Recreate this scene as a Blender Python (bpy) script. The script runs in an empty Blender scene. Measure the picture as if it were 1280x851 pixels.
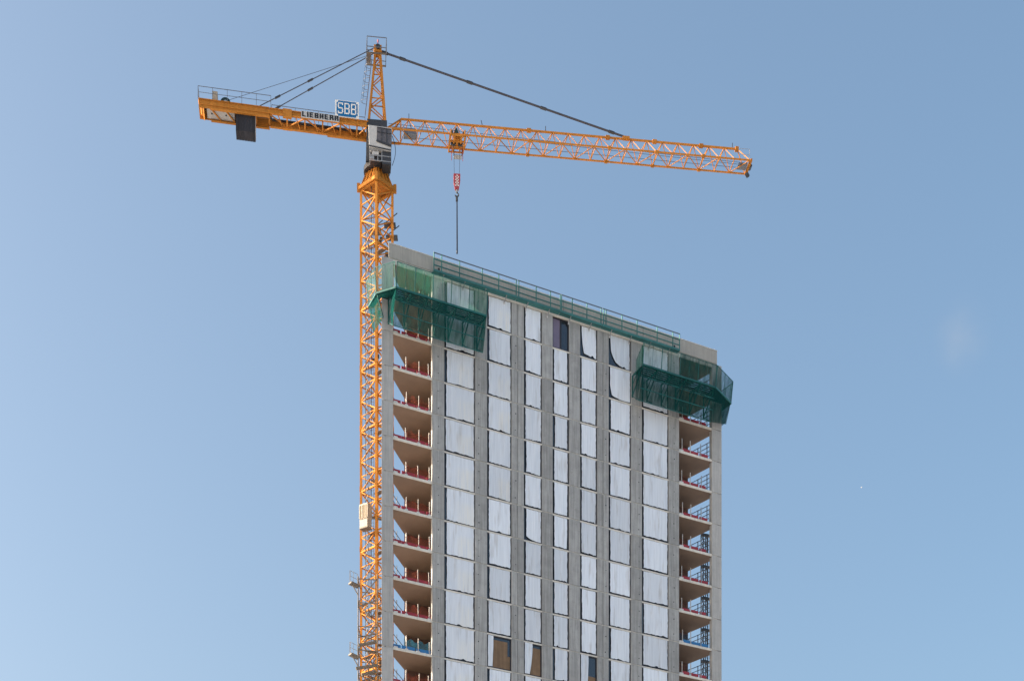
import bpy, math, random
from mathutils import Vector, Matrix
R = math.radians
random.seed(7)
sc = bpy.context.scene

# ------------------------------------------------------------------ camera
F = 2000.0            # focal length in photo pixels (photo 1280 wide)
HOR = 1615.0          # the horizon lies far below the frame: level camera with vertical shift
CAMZ = 1.6
cam = bpy.data.cameras.new('camera')
cam.sensor_width = 36.0
cam.lens = F / 1280 * 36.0
cam.shift_y = (HOR - 425.5) / 1280
cam.clip_start = 0.5
cam.clip_end = 20000
camo = bpy.data.objects.new('camera', cam)
sc.collection.objects.link(camo)
camo.location = (0, 0, CAMZ)
camo.rotation_euler = (R(90), 0, 0)
sc.camera = camo

# ------------------------------------------------------------------ light
SUN_EL, SUN_DIR = 21.0, Vector((-math.sin(R(95)), math.cos(R(95)), 0))
SKY_STRENGTH = 0.15
SUN_STRENGTH = 4.8
EXPOSURE = 1.08
w = bpy.data.worlds.new('World'); sc.world = w; w.use_nodes = True
nt = w.node_tree; nt.nodes.clear()
sky = nt.nodes.new('ShaderNodeTexSky'); sky.sky_type = 'NISHITA'; sky.sun_disc = False
sky.sun_elevation = R(SUN_EL)
sky.sun_rotation = math.atan2(SUN_DIR.x, SUN_DIR.y)
sky.altitude = 400; sky.air_density = 1.0; sky.dust_density = 9.0; sky.ozone_density = 1.0
hs = nt.nodes.new('ShaderNodeHueSaturation'); hs.inputs['Saturation'].default_value = 1.11; hs.inputs['Hue'].default_value = 0.490
bg = nt.nodes.new('ShaderNodeBackground'); bg.inputs['Strength'].default_value = SKY_STRENGTH
wo = nt.nodes.new('ShaderNodeOutputWorld')
nt.links.new(sky.outputs[0], hs.inputs['Color'])
# a faint wisp of high cloud
wd = Vector((0.2815, 1.0, 0.5975)).normalized()
wtc = nt.nodes.new('ShaderNodeTexCoord')
wsub = nt.nodes.new('ShaderNodeVectorMath'); wsub.operation = 'SUBTRACT'; wsub.inputs[1].default_value = wd
nt.links.new(wtc.outputs['Generated'], wsub.inputs[0])
wsc = nt.nodes.new('ShaderNodeVectorMath'); wsc.operation = 'MULTIPLY'; wsc.inputs[1].default_value = (75, 75, 46)
nt.links.new(wsub.outputs[0], wsc.inputs[0])
wln = nt.nodes.new('ShaderNodeVectorMath'); wln.operation = 'LENGTH'; nt.links.new(wsc.outputs[0], wln.inputs[0])
wfa = nt.nodes.new('ShaderNodeMapRange'); wfa.interpolation_type = 'SMOOTHSTEP'
wfa.inputs[1].default_value = 1.3; wfa.inputs[2].default_value = 0.1; wfa.inputs[3].default_value = 0; wfa.inputs[4].default_value = 1
nt.links.new(wln.outputs['Value'], wfa.inputs[0])
wno = nt.nodes.new('ShaderNodeTexNoise'); wno.inputs['Scale'].default_value = 38; wno.inputs['Detail'].default_value = 5
nt.links.new(wtc.outputs['Generated'], wno.inputs['Vector'])
wnr = nt.nodes.new('ShaderNodeMapRange'); wnr.inputs[1].default_value = 0.35; wnr.inputs[2].default_value = 0.75; wnr.inputs[4].default_value = 0.2
nt.links.new(wno.outputs['Fac'], wnr.inputs[0])
wmu = nt.nodes.new('ShaderNodeMath'); wmu.operation = 'MULTIPLY'
nt.links.new(wfa.outputs[0], wmu.inputs[0]); nt.links.new(wnr.outputs[0], wmu.inputs[1])
wmx = nt.nodes.new('ShaderNodeMix'); wmx.data_type = 'RGBA'
nt.links.new(wmu.outputs[0], wmx.inputs[0]); nt.links.new(hs.outputs[0], wmx.inputs[6]); wmx.inputs[7].default_value = (2.0, 2.0, 2.05, 1)
nt.links.new(wmx.outputs[2], bg.inputs['Color'])
nt.links.new(bg.outputs[0], wo.inputs['Surface'])
sl = bpy.data.lights.new('sun', 'SUN'); sl.energy = SUN_STRENGTH; sl.angle = R(0.55); sl.color = (1.0, 0.88, 0.73)
so = bpy.data.objects.new('sun', sl); sc.collection.objects.link(so)
sd = Vector((SUN_DIR.x * math.cos(R(SUN_EL)), SUN_DIR.y * math.cos(R(SUN_EL)), math.sin(R(SUN_EL))))
so.rotation_euler = sd.to_track_quat('Z', 'Y').to_euler()
so.location = (-60, -20, 120)
sc.view_settings.view_transform = 'Standard'; sc.view_settings.look = 'None'
sc.view_settings.exposure = EXPOSURE; sc.view_settings.gamma = 1
sc.view_settings.use_curve_mapping = False
sc.cycles.max_bounces = 8; sc.cycles.transparent_max_bounces = 16

# ------------------------------------------------------------------ materials
def mat(name, col, rough=0.7, metal=0.0, var=0.12, scale=1.0, streak=0.0, bump=0.0, island=0.0, dirt=0.0, dirtcol=(0.05, 0.045, 0.04)):
    m = bpy.data.materials.new(name); m.use_nodes = True
    t = m.node_tree; n = t.nodes; l = t.links
    b = n['Principled BSDF']; b.inputs['Specular IOR Level'].default_value = 0.12 if name == 'crane_orange' else 0.4; b.inputs['Roughness'].default_value = rough; b.inputs['Metallic'].default_value = metal
    tc = n.new('ShaderNodeTexCoord'); oi = n.new('ShaderNodeObjectInfo')
    add = n.new('ShaderNodeVectorMath'); add.operation = 'ADD'
    mul = n.new('ShaderNodeMath'); mul.operation = 'MULTIPLY'; mul.inputs[1].default_value = 37.0
    l.new(oi.outputs['Random'], mul.inputs[0])
    l.new(tc.outputs['Object'], add.inputs[0]); l.new(mul.outputs[0], add.inputs[1])
    nz = n.new('ShaderNodeTexNoise'); nz.inputs['Scale'].default_value = scale; nz.inputs['Detail'].default_value = 8
    nz.inputs['Roughness'].default_value = 0.62
    l.new(add.outputs[0], nz.inputs['Vector'])
    fac = n.new('ShaderNodeMapRange'); fac.inputs[1].default_value = 0.25; fac.inputs[2].default_value = 0.75
    fac.inputs[3].default_value = 1 - var; fac.inputs[4].default_value = 1 + var
    l.new(nz.outputs['Fac'], fac.inputs[0])
    cur = fac.outputs[0]
    if streak:
        mp = n.new('ShaderNodeMapping'); mp.inputs['Scale'].default_value = (3.2, 3.2, 0.16)
        l.new(add.outputs[0], mp.inputs[0])
        n2 = n.new('ShaderNodeTexNoise'); n2.inputs['Scale'].default_value = 2.2; n2.inputs['Detail'].default_value = 5
        l.new(mp.outputs[0], n2.inputs['Vector'])
        r2 = n.new('ShaderNodeMapRange'); r2.inputs[1].default_value = 0.3; r2.inputs[2].default_value = 0.7
        r2.inputs[3].default_value = 1 - streak; r2.inputs[4].default_value = 1 + streak * 0.6
        l.new(n2.outputs['Fac'], r2.inputs[0])
        mm = n.new('ShaderNodeMath'); mm.operation = 'MULTIPLY'
        l.new(cur, mm.inputs[0]); l.new(r2.outputs[0], mm.inputs[1]); cur = mm.outputs[0]
    if island:
        r3 = n.new('ShaderNodeMapRange'); r3.inputs[3].default_value = 1 - island; r3.inputs[4].default_value = 1 + island
        l.new(oi.outputs['Random'], r3.inputs[0])
        mm = n.new('ShaderNodeMath'); mm.operation = 'MULTIPLY'
        l.new(cur, mm.inputs[0]); l.new(r3.outputs[0], mm.inputs[1]); cur = mm.outputs[0]
    vm = n.new('ShaderNodeVectorMath'); vm.operation = 'SCALE'; vm.inputs[0].default_value = col
    l.new(cur, vm.inputs['Scale'])
    out = vm.outputs[0]
    if dirt:
        n4 = n.new('ShaderNodeTexNoise'); n4.inputs['Scale'].default_value = scale * 2.3; n4.inputs['Detail'].default_value = 9
        n4.inputs['Roughness'].default_value = 0.7
        l.new(add.outputs[0], n4.inputs['Vector'])
        r4 = n.new('ShaderNodeMapRange'); r4.inputs[1].default_value = 0.55; r4.inputs[2].default_value = 0.72
        r4.inputs[3].default_value = 0; r4.inputs[4].default_value = dirt
        l.new(n4.outputs['Fac'], r4.inputs[0])
        mx = n.new('ShaderNodeMix'); mx.data_type = 'RGBA'
        l.new(r4.outputs[0], mx.inputs[0]); l.new(out, mx.inputs[6]); mx.inputs[7].default_value = (*dirtcol, 1)
        out = mx.outputs[2]
    l.new(out, b.inputs['Base Color'])
    if bump:
        bp = n.new('ShaderNodeBump'); bp.inputs['Strength'].default_value = bump; bp.inputs['Distance'].default_value = 0.02
        n5 = n.new('ShaderNodeTexNoise'); n5.inputs['Scale'].default_value = scale * 6; n5.inputs['Detail'].default_value = 6
        l.new(add.outputs[0], n5.inputs['Vector'])
        l.new(n5.outputs['Fac'], bp.inputs['Height']); l.new(bp.outputs[0], b.inputs['Normal'])
    return m

def net_mat(name, col, cover, trans=0.5):
    m = bpy.data.materials.new(name); m.use_nodes = True
    t = m.node_tree; n = t.nodes; l = t.links; n.clear()
    out = n.new('ShaderNodeOutputMaterial')
    tc = n.new('ShaderNodeTexCoord')
    nz = n.new('ShaderNodeTexNoise'); nz.inputs['Scale'].default_value = 1.1; nz.inputs['Detail'].default_value = 6
    nm_ = n.new('ShaderNodeMapping'); nm_.inputs['Scale'].default_value = (2.6, 2.6, 0.45); nm_.inputs['Rotation'].default_value = (0.1, 0.15, 0)
    l.new(tc.outputs['Object'], nm_.inputs[0]); l.new(nm_.outputs[0], nz.inputs['Vector'])
    mr = n.new('ShaderNodeMapRange'); mr.inputs[1].default_value = 0.3; mr.inputs[2].default_value = 0.7
    mr.inputs[3].default_value = max(0, cover - 0.17); mr.inputs[4].default_value = min(1, cover + 0.17)
    l.new(nz.outputs['Fac'], mr.inputs[0])
    d = n.new('ShaderNodeBsdfDiffuse'); d.inputs['Color'].default_value = (*col, 1)
    tl = n.new('ShaderNodeBsdfTranslucent'); tl.inputs['Color'].default_value = (*col, 1)
    mx = n.new('ShaderNodeMixShader'); mx.inputs[0].default_value = trans
    l.new(d.outputs[0], mx.inputs[1]); l.new(tl.outputs[0], mx.inputs[2])
    tr = n.new('ShaderNodeBsdfTransparent')
    m2 = n.new('ShaderNodeMixShader')
    l.new(mr.outputs[0], m2.inputs[0]); l.new(tr.outputs[0], m2.inputs[1]); l.new(mx.outputs[0], m2.inputs[2])
    l.new(m2.outputs[0], out.inputs['Surface'])
    return m

def sheet_mat(name, patch):
    """white plastic sheeting: vertical folds, streaks; 'patch' shows a cream board through the film"""
    m = bpy.data.materials.new(name); m.use_nodes = True
    t = m.node_tree; n = t.nodes; l = t.links
    b = n['Principled BSDF']; b.inputs['Roughness'].default_value = 0.45
    tc = n.new('ShaderNodeTexCoord'); oi = n.new('ShaderNodeObjectInfo')
    mul = n.new('ShaderNodeMath'); mul.operation = 'MULTIPLY'; mul.inputs[1].default_value = 91.0
    l.new(oi.outputs['Random'], mul.inputs[0])
    add = n.new('ShaderNodeVectorMath'); add.operation = 'ADD'
    l.new(tc.outputs['Object'], add.inputs[0]); l.new(mul.outputs[0], add.inputs[1])
    mp = n.new('ShaderNodeMapping'); mp.inputs['Scale'].default_value = (4.5, 1, 0.22)
    l.new(add.outputs[0], mp.inputs[0])
    n1 = n.new('ShaderNodeTexNoise'); n1.inputs['Scale'].default_value = 1.6; n1.inputs['Detail'].default_value = 7
    l.new(mp.outputs[0], n1.inputs['Vector'])
    r1 = n.new('ShaderNodeValToRGB')
    e = r1.color_ramp.elements
    e[0].position = 0.3; e[0].color = (0.69, 0.725, 0.775, 1)
    e[1].position = 0.62; e[1].color = (0.79, 0.83, 0.88, 1)
    l.new(n1.outputs['Fac'], r1.inputs[0])
    cur = r1.outputs[0]
    # rust / dirt streaks running down from the top on some sheets
    mp2 = n.new('ShaderNodeMapping'); mp2.inputs['Scale'].default_value = (2.4, 1, 0.35)
    l.new(add.outputs[0], mp2.inputs[0])
    n2 = n.new('ShaderNodeTexNoise'); n2.inputs['Scale'].default_value = 1.1; n2.inputs['Detail'].default_value = 4
    l.new(mp2.outputs[0], n2.inputs['Vector'])
    r2 = n.new('ShaderNodeMapRange'); r2.inputs[1].default_value = 0.56; r2.inputs[2].default_value = 0.74; r2.inputs[4].default_value = 0.5
    l.new(n2.outputs['Fac'], r2.inputs[0])
    mx = n.new('ShaderNodeMix'); mx.data_type = 'RGBA'
    l.new(r2.outputs[0], mx.inputs[0]); l.new(cur, mx.inputs[6]); mx.inputs[7].default_value = (0.42, 0.385, 0.35, 1)
    cur = mx.outputs[2]
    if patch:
        # the sheet's own generated coordinates place the painted cream backlight
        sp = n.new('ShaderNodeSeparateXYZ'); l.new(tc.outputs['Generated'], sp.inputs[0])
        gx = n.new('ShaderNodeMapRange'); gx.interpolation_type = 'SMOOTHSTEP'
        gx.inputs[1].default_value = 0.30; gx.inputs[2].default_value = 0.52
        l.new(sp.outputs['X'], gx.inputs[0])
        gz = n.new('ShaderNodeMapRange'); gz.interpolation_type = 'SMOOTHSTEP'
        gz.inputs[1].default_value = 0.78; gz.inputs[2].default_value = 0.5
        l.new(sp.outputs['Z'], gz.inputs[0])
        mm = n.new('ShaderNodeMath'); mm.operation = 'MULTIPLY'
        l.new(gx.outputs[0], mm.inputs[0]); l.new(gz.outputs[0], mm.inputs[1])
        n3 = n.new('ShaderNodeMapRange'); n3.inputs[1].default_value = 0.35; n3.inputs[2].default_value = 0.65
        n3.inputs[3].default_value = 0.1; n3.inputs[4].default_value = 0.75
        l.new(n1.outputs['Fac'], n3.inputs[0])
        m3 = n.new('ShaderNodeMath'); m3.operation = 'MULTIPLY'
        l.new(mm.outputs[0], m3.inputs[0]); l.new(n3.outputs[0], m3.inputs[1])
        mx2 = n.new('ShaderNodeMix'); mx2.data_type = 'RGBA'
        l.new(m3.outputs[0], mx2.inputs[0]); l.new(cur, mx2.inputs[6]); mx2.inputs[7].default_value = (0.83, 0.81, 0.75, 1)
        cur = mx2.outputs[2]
    ri = n.new('ShaderNodeMapRange'); ri.inputs[3].default_value = 0.82; ri.inputs[4].default_value = 1.03
    l.new(oi.outputs['Random'], ri.inputs[0])
    sv = n.new('ShaderNodeVectorMath'); sv.operation = 'SCALE'
    l.new(cur, sv.inputs[0]); l.new(ri.outputs[0], sv.inputs['Scale']); cur = sv.outputs[0]
    l.new(cur, b.inputs['Base Color'])
    bp = n.new('ShaderNodeBump'); bp.inputs['Strength'].default_value = 0.45; bp.inputs['Distance'].default_value = 0.03
    l.new(n1.outputs['Fac'], bp.inputs['Height']); l.new(bp.outputs[0], b.inputs['Normal'])
    return m

M = {}
M['concrete'] = mat('precast_concrete', (0.35, 0.348, 0.335), 0.85, var=0.15, scale=1.3, streak=0.22, bump=0.3, island=0.12, dirt=0.42, dirtcol=(0.18, 0.17, 0.155))
M['column'] = mat('column_concrete', (0.42, 0.41, 0.39), 0.85, var=0.11, scale=1.1, streak=0.15, bump=0.25, island=0.07, dirt=0.3, dirtcol=(0.2, 0.19, 0.175))
M['pale'] = mat('slab_edge_concrete', (0.66, 0.62, 0.545), 0.85, var=0.12, scale=2.0, streak=0.1, island=0.05, dirt=0.25, dirtcol=(0.25, 0.23, 0.2))
M['parapet'] = mat('parapet_concrete', (0.40, 0.38, 0.34), 0.9, var=0.10, scale=0.8, streak=0.12, bump=0.2, dirt=0.3, dirtcol=(0.2, 0.185, 0.165))
M['soffit'] = mat('formwork_soffit', (0.20, 0.138, 0.10), 0.8, var=0.12, scale=0.7, dirt=0.2, dirtcol=(0.16, 0.11, 0.08))
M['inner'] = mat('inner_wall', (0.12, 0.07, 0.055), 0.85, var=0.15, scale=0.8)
M['orange'] = mat('crane_orange', (0.465, 0.188, 0.034), 0.7, var=0.12, scale=1.4, streak=0.16, island=0.16, dirt=0.5, dirtcol=(0.17, 0.08, 0.035))
M['dark'] = mat('dark_steel', (0.045, 0.048, 0.055), 0.5, 0.2, var=0.25, scale=2)
M['frame'] = mat('window_frame', (0.028, 0.028, 0.034), 0.45, var=0.2, scale=3)
M['galv'] = mat('galvanised_steel', (0.34, 0.345, 0.35), 0.5, 0.4, var=0.18, scale=3)
M['scaf'] = mat('scaffold_steel', (0.15, 0.13, 0.105), 0.6, 0.2, var=0.25, scale=3, dirt=0.4)
M['rail'] = mat('grey_rail', (0.16, 0.17, 0.19), 0.5, 0.3, var=0.15, scale=3)
M['teal'] = mat('green_steel', (0.016, 0.105, 0.098), 0.5, 0.1, var=0.25, scale=2, island=0.15)
M['tealrail'] = mat('green_rail_steel', (0.045, 0.17, 0.16), 0.5, 0.1, var=0.2, scale=2, island=0.15)
M['tealdark'] = mat('green_plank', (0.006, 0.030, 0.030), 0.65, 0.0, var=0.3, scale=2, island=0.2)
M['net'] = net_mat('green_netting', (0.028, 0.18, 0.13), 0.58, 0.5)
M['netlow'] = net_mat('dark_green_netting', (0.008, 0.075, 0.068), 0.68, 0.3)
M['netdark'] = net_mat('thick_shaded_netting', (0.007, 0.060, 0.056), 0.76, 0.3)  # denser net; the right platform's shade is darkened into its colour
M['netcream'] = net_mat('cream_mesh', (0.36, 0.31, 0.23), 0.7, 0.4)
M['netpale'] = net_mat('pale_green_netting', (0.12, 0.26, 0.22), 0.38, 0.5)
M['netred'] = net_mat('red_netting', (0.26, 0.06, 0.04), 0.12, 0.5)
M['netblue'] = net_mat('blue_netting', (0.03, 0.13, 0.20), 0.45, 0.5)
M['red'] = mat('red_board', (0.30, 0.03, 0.045), 0.6, var=0.25, scale=2, dirt=0.3)
M['blue'] = mat('blue_board', (0.03, 0.16, 0.36), 0.6, var=0.2, scale=2)
M['post'] = mat('pale_post', (0.50, 0.46, 0.42), 0.6, 0.2, var=0.15, scale=3)
M['foot'] = mat('pale_block', (0.58, 0.56, 0.55), 0.7, var=0.2, scale=4)
M['sheet'] = sheet_mat('white_sheeting', False)
M['sheetc'] = sheet_mat('white_sheeting_painted_backlight', True)
M['ply'] = mat('plywood', (0.20, 0.125, 0.07), 0.7, var=0.2, scale=1.5, streak=0.2)  # shade inside the openings is put into this brown
M['white'] = mat('white_paint', (0.74, 0.73, 0.70), 0.4, var=0.06, scale=2, dirt=0.2, dirtcol=(0.4, 0.38, 0.35))
M['signblue'] = mat('sign_blue', (0.006, 0.13, 0.33), 0.4, var=0.05)
M['black'] = mat('black_paint', (0.018, 0.018, 0.022), 0.5, var=0.2, scale=3)
M['ballast'] = mat('ballast_dark', (0.02, 0.021, 0.028), 0.8, var=0.3, scale=2, island=0.25)
M['ballastside'] = mat('ballast_plate_grey', (0.40, 0.38, 0.35), 0.8, var=0.2, scale=2)
M['redwhite'] = mat('hook_red', (0.40, 0.06, 0.07), 0.5, var=0.15)
M['rope'] = mat('steel_rope', (0.07, 0.07, 0.085), 0.5, 0.3, var=0.1)
M['cabwhite'] = mat('cab_paint', (0.47, 0.47, 0.46), 0.45, var=0.1, scale=2, dirt=0.35, dirtcol=(0.3, 0.29, 0.28))
M['cabglass'] = mat('cab_glass', (0.105, 0.098, 0.105), 0.2, var=0.3, scale=2.5)  # reflected sky is painted in as this grey
M['cream'] = mat('cream_panel', (0.33, 0.29, 0.23), 0.6, var=0.12, scale=2, dirt=0.3, dirtcol=(0.35, 0.28, 0.2))
M['ground'] = mat('ground_asphalt', (0.39, 0.40, 0.415), 0.9, var=0.3, scale=0.05)
g = bpy.data.materials.new('window_glass'); g.use_nodes = True
gb = g.node_tree.nodes['Principled BSDF']; gb.inputs['Base Color'].default_value = (0.02, 0.025, 0.035, 1)
gb.inputs['Roughness'].default_value = 0.06; gb.inputs['IOR'].default_value = 1.55
gb.inputs['Specular IOR Level'].default_value = 0.8
gn = g.node_tree.nodes.new('ShaderNodeTexNoise'); gn.inputs['Scale'].default_value = 1.2
gp = g.node_tree.nodes.new('ShaderNodeBump'); gp.inputs['Strength'].default_value = 0.06
g.node_tree.links.new(gn.outputs['Fac'], gp.inputs['Height']); g.node_tree.links.new(gp.outputs[0], gb.inputs['Normal'])
M['glass'] = g
M['reflglass'] = mat('painted_reflection_glass', (0.17, 0.14, 0.20), 0.2, var=0.15, scale=1.0)  # mauve reflection painted as the pane's own colour

# ------------------------------------------------------------------ mesh helpers
class MB:
    def __init__(s): s.v = []; s.f = []
    def box(s, x0, x1, y0, y1, z0, z1):
        b = len(s.v)
        s.v += [(x, y, z) for z in (z0, z1) for x, y in ((x0, y0), (x1, y0), (x1, y1), (x0, y1))]
        s.f += [tuple(b + i for i in q) for q in ((3, 2, 1, 0), (4, 5, 6, 7), (0, 1, 5, 4), (1, 2, 6, 5), (2, 3, 7, 6), (3, 0, 4, 7))]
        return s
    def bar(s, p, q, r=0.04, n=4, r2=None, w=None):
        """n-sided bar from p to q; w = half width for flat bars"""
        p = Vector(p); q = Vector(q); d = (q - p)
        if d.length < 1e-6: return s
        d.normalize()
        up = Vector((0, 0, 1)) if abs(d.z) < 0.95 else Vector((1, 0, 0))
        a = d.cross(up).normalized(); c = a.cross(d).normalized()
        r2 = r if r2 is None else r2
        b = len(s.v); ph = math.pi / n
        k = 1.0 / math.cos(ph) if n == 4 else 1.0
        for pt, rr in ((p, r), (q, r2)):
            for i in range(n):
                t = 2 * math.pi * i / n + ph
                ww = (w if w is not None else rr)
                s.v.append(tuple(pt + a * math.cos(t) * ww * k + c * math.sin(t) * rr * k))
        for i in range(n):
            j = (i + 1) % n
            s.f.append((b + i, b + j, b + n + j, b + n + i))
        s.f.append(tuple(b + i for i in reversed(range(n)))); s.f.append(tuple(b + n + i for i in range(n)))
        return s
    def prism(s, poly, z0, z1):
        b = len(s.v); n = len(poly)
        s.v += [(x, y, z0) for x, y in poly] + [(x, y, z1) for x, y in poly]
        s.f.append(tuple(b + i for i in reversed(range(n)))); s.f.append(tuple(b + n + i for i in range(n)))
        for i in range(n):
            j = (i + 1) % n; s.f.append((b + i, b + j, b + n + j, b + n + i))
        return s
    def hexa(s, lo, hi):
        """two quads (4 points each) joined into a solid"""
        b = len(s.v); s.v += [tuple(p) for p in lo] + [tuple(p) for p in hi]
        s.f += [tuple(b + i for i in q) for q in ((3, 2, 1, 0), (4, 5, 6, 7), (0, 1, 5, 4), (1, 2, 6, 5), (2, 3, 7, 6), (3, 0, 4, 7))]
        return s
    def quad(s, a, b_, c, d):
        b = len(s.v); s.v += [tuple(a), tuple(b_), tuple(c), tuple(d)]; s.f.append((b, b + 1, b + 2, b + 3)); return s
    def grid(s, fn, nx, ny):
        b = len(s.v)
        for j in range(ny + 1):
            for i in range(nx + 1): s.v.append(tuple(fn(i / nx, j / ny)))
        for j in range(ny):
            for i in range(nx):
                k = b + j * (nx + 1) + i; s.f.append((k, k + 1, k + nx + 2, k + nx + 1))
        return s
    def map(s, fn): s.v = [tuple(fn(Vector(p))) for p in s.v]; return s
    def build(s, name, m, parent=None, org=(0, 0, 0), smooth=False):
        me = bpy.data.meshes.new(name)
        ox, oy, oz = org
        me.from_pydata([(x - ox, y - oy, z - oz) for x, y, z in s.v], [], s.f)
        me.materials.append(M[m] if isinstance(m, str) else m)
        if smooth: me.polygons.foreach_set('use_smooth', [True] * len(me.polygons))
        me.update()
        o = bpy.data.objects.new(name, me); sc.collection.objects.link(o)
        if parent is not None: o.parent = parent
        return o

def root(name, loc, label, cat, group=None, rz=0.0):
    o = bpy.data.objects.new(name, None); sc.collection.objects.link(o)
    o.empty_display_size = 0.5
    o.location = loc; o.rotation_euler = (0, 0, rz); o['label'] = label; o['category'] = cat
    if group: o['group'] = group
    return o
def bevel(o, wd=0.02):
    md = o.modifiers.new('bevel', 'BEVEL'); md.width = wd; md.segments = 1; md.limit_method = 'ANGLE'; return o

# ------------------------------------------------------------------ facade frame (u along, v inward, z up)
NX, NY, ND, NN = -22.06, 42.13, 5800.0, 47.555
TH = math.atan2(-NX, NY)
DU = Vector((NY, -NX, 0)) / NN; DV = Vector((NX, NY, 0)) / NN
def xy(x, v=0.0):
    t = (x - 640) / F; Y = (ND + NN * v) / (NY + NX * t); return Vector((t * Y, Y, 0))
P0 = xy(477)
def U(x, v=0.0): return (xy(x, v) - P0).dot(DU)
def world(u, v, z=0.0): p = P0 + DU * u + DV * v; return Vector((p.x, p.y, z))
FH = 2.9
def JZ(k): return 84.0 - FH * k       # floor joint k, 0 = under the top row of windows
NROW = 13
ZLOW = JZ(NROW - 1)
XL, XR = 491.5, 890.0
LPOLY = lambda v: 0.38 + 0.905 * v
RPOLY = lambda v: 33.57 - 0.24 * v
W = U(902)
VB = 3.6; VD = 14.0

# ------------------------------------------------------------------ ground
gr = MB().grid(lambda a, b: ((a - 0.5) * 16000, (b - 0.5) * 16000, 0), 8, 8).build('ground', 'ground')
gr['kind'] = 'structure'; gr['label'] = 'flat urban ground around the building site'

# ------------------------------------------------------------------ the tower
B = root('high_rise_building', (P0.x, P0.y, 0), 'unfinished grey concrete high-rise with white sheets over its windows and open corner floors', 'building', rz=TH)
XS = [(540.3, 555.5), (594, 609), (639.7, 655), (677.7, 691), (711.7, 725.3), (746.7, 761), (789, 802.6), (836, 849)]
PIERS = [(U(a), U(b)) for a, b in XS]
BAYS = [(PIERS[i][1], PIERS[i + 1][0]) for i in range(7)]
ZTOP = 86.78
JG = 0.025      # half joint
def poly(v0, v1): return [(LPOLY(v0), v0), (RPOLY(v0), v0), (RPOLY(v1), v1), (LPOLY(v1), v1)]
# lower storeys below the picture
MB().prism(poly(0.3, VD), 0, ZLOW - 0.3).build('lower_storeys', 'concrete', B)
# core behind the open floors
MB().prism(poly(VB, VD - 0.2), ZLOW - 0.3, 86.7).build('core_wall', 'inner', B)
for k in range(NROW):
    z = JZ(k)
    s = MB().prism(poly(0.052, VD), z - 0.065, z + 0.055).build('floor_slab', 'pale', B)
    for q, uu in enumerate((U(541), U(848.3))):
        for v0, v1, z0_, z1_, nm, mm in ((0.05, VB - .01, z - .10, z + .10, 'open_floor', 'pale'), (0.12, VB - .03, z - .118, z - .102, 'soffit', 'soffit')):
            pg = [(LPOLY(v0) - .003, v0), (uu, v0), (uu + 1.9, v1), (LPOLY(v1) - .003, v1)] if q == 0 else [(uu, v0), (RPOLY(v0) + .003, v0), (RPOLY(v1) + .003, v1), (uu - 1.0, v1)]
            MB().prism(pg, z0_, z1_).build(nm, mm, s)
s = MB().prism(poly(0.03, VD), ZTOP, 87.16).build('roof_slab', 'pale', B)
MB().prism(poly(0.12, VB - 0.02), ZTOP - 0.018, ZTOP - 0.002).build('soffit', 'soffit', s)
# parapet
ul, ur = U(485.5), U(896.5)
pp = MB().prism([(ul, 0.0), (ur, 0.0), (ur, 0.32), (ul + .3, 0.32)], 87.19, 88.40).build('parapet', 'parapet', B); bevel(pp, 0.03)
cp = MB().prism([(ul - 0.01, -0.012), (ur + 0.02, -0.012), (ur + 0.02, 0.34), (ul + .3, 0.34)], 88.402, 88.45).build('coping', 'pale', pp)
for f in (0.265, 0.505, 0.755):
    uu = ul + (ur - ul) * f
    MB().box(uu - 0.012, uu + 0.012, -0.003, 0.02, 87.2, 88.39).build('joint', 'black', pp)
for x in (526.5 + 22, 843):
    uu = U(x); MB().bar((uu, -0.02, 87.55), (uu, 0.03, 87.55), 0.10, 8).build('scupper', 'black', pp)
# side parapets and roof back edge
MB().prism([(ul + .31, 0.35), (ul + 0.61, 0.35), (LPOLY(VD) + .3, VD), (LPOLY(VD), VD)], 87.19, 88.3).build('parapet', 'parapet', B)
MB().prism([(ur - 0.3, 0.34), (ur, 0.34), (RPOLY(VD), VD), (RPOLY(VD) - .3, VD)], 87.19, 88.3).build('parapet', 'parapet', B)
# corner columns, one piece per storey
for x0, x1 in ((477, XL), (XR, 902)):
    for k in range(NROW):
        zt = 87.12 if k == 0 else JZ(k - 1) - JG
        z0 = JZ(k) + JG
        c = MB().prism([(U(x0), 0), (U(x1), 0), (U(x1), .42), (U(x0) + (.40 if x0 < 600 else 0), .42)], z0, zt).build('column', 'column', B); bevel(c, 0.008)
        mb = MB().box(U(x0) + 0.3, U(x1) - 0.02, 0.06, 0.36, z0 - 2 * JG, z0); mb.build('joint_pack', 'black', c)
# piers between the windows, one panel per storey
def panel(u0, u1, z0, z1): return bevel(MB().box(u0, u1, 0.0, 0.25, z0, z1).build('wall_panel', 'concrete', B), 0.018)
holes = MB()
for i, (u0, u1) in enumerate(PIERS):
    for k in range(NROW):
        zt = ZTOP - 0.004 if k == 0 else JZ(k - 1) - JG
        z0 = JZ(k) + JG
        if i in (2, 5):
            um = (u0 + u1) / 2; panel(u0, um - 0.02, z0, zt); panel(um + 0.02, u1, z0, zt)
            MB().box(um - 0.02, um + 0.02, 0.06, 0.2, z0, zt).build('joint', 'frame', B)
        else: panel(u0, u1, z0, zt)
        if i in (0, 1, 6, 7) or (i in (2, 5) and k % 2):
            for zz in (0.55, 1.95):
                uu = u0 + (u1 - u0) * (0.5 if i in (0, 7) else (0.3 if i < 4 else 0.72)) + random.uniform(-.04, .04)
                z = z0 + zz + random.uniform(-.06, .06)
                holes.bar((uu, -0.004, z), (uu, 0.01, z), random.uniform(0.04, 0.065), 6)
ho = holes.build('tie_hole', 'dark', B); ho['kind'] = 'stuff'
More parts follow.
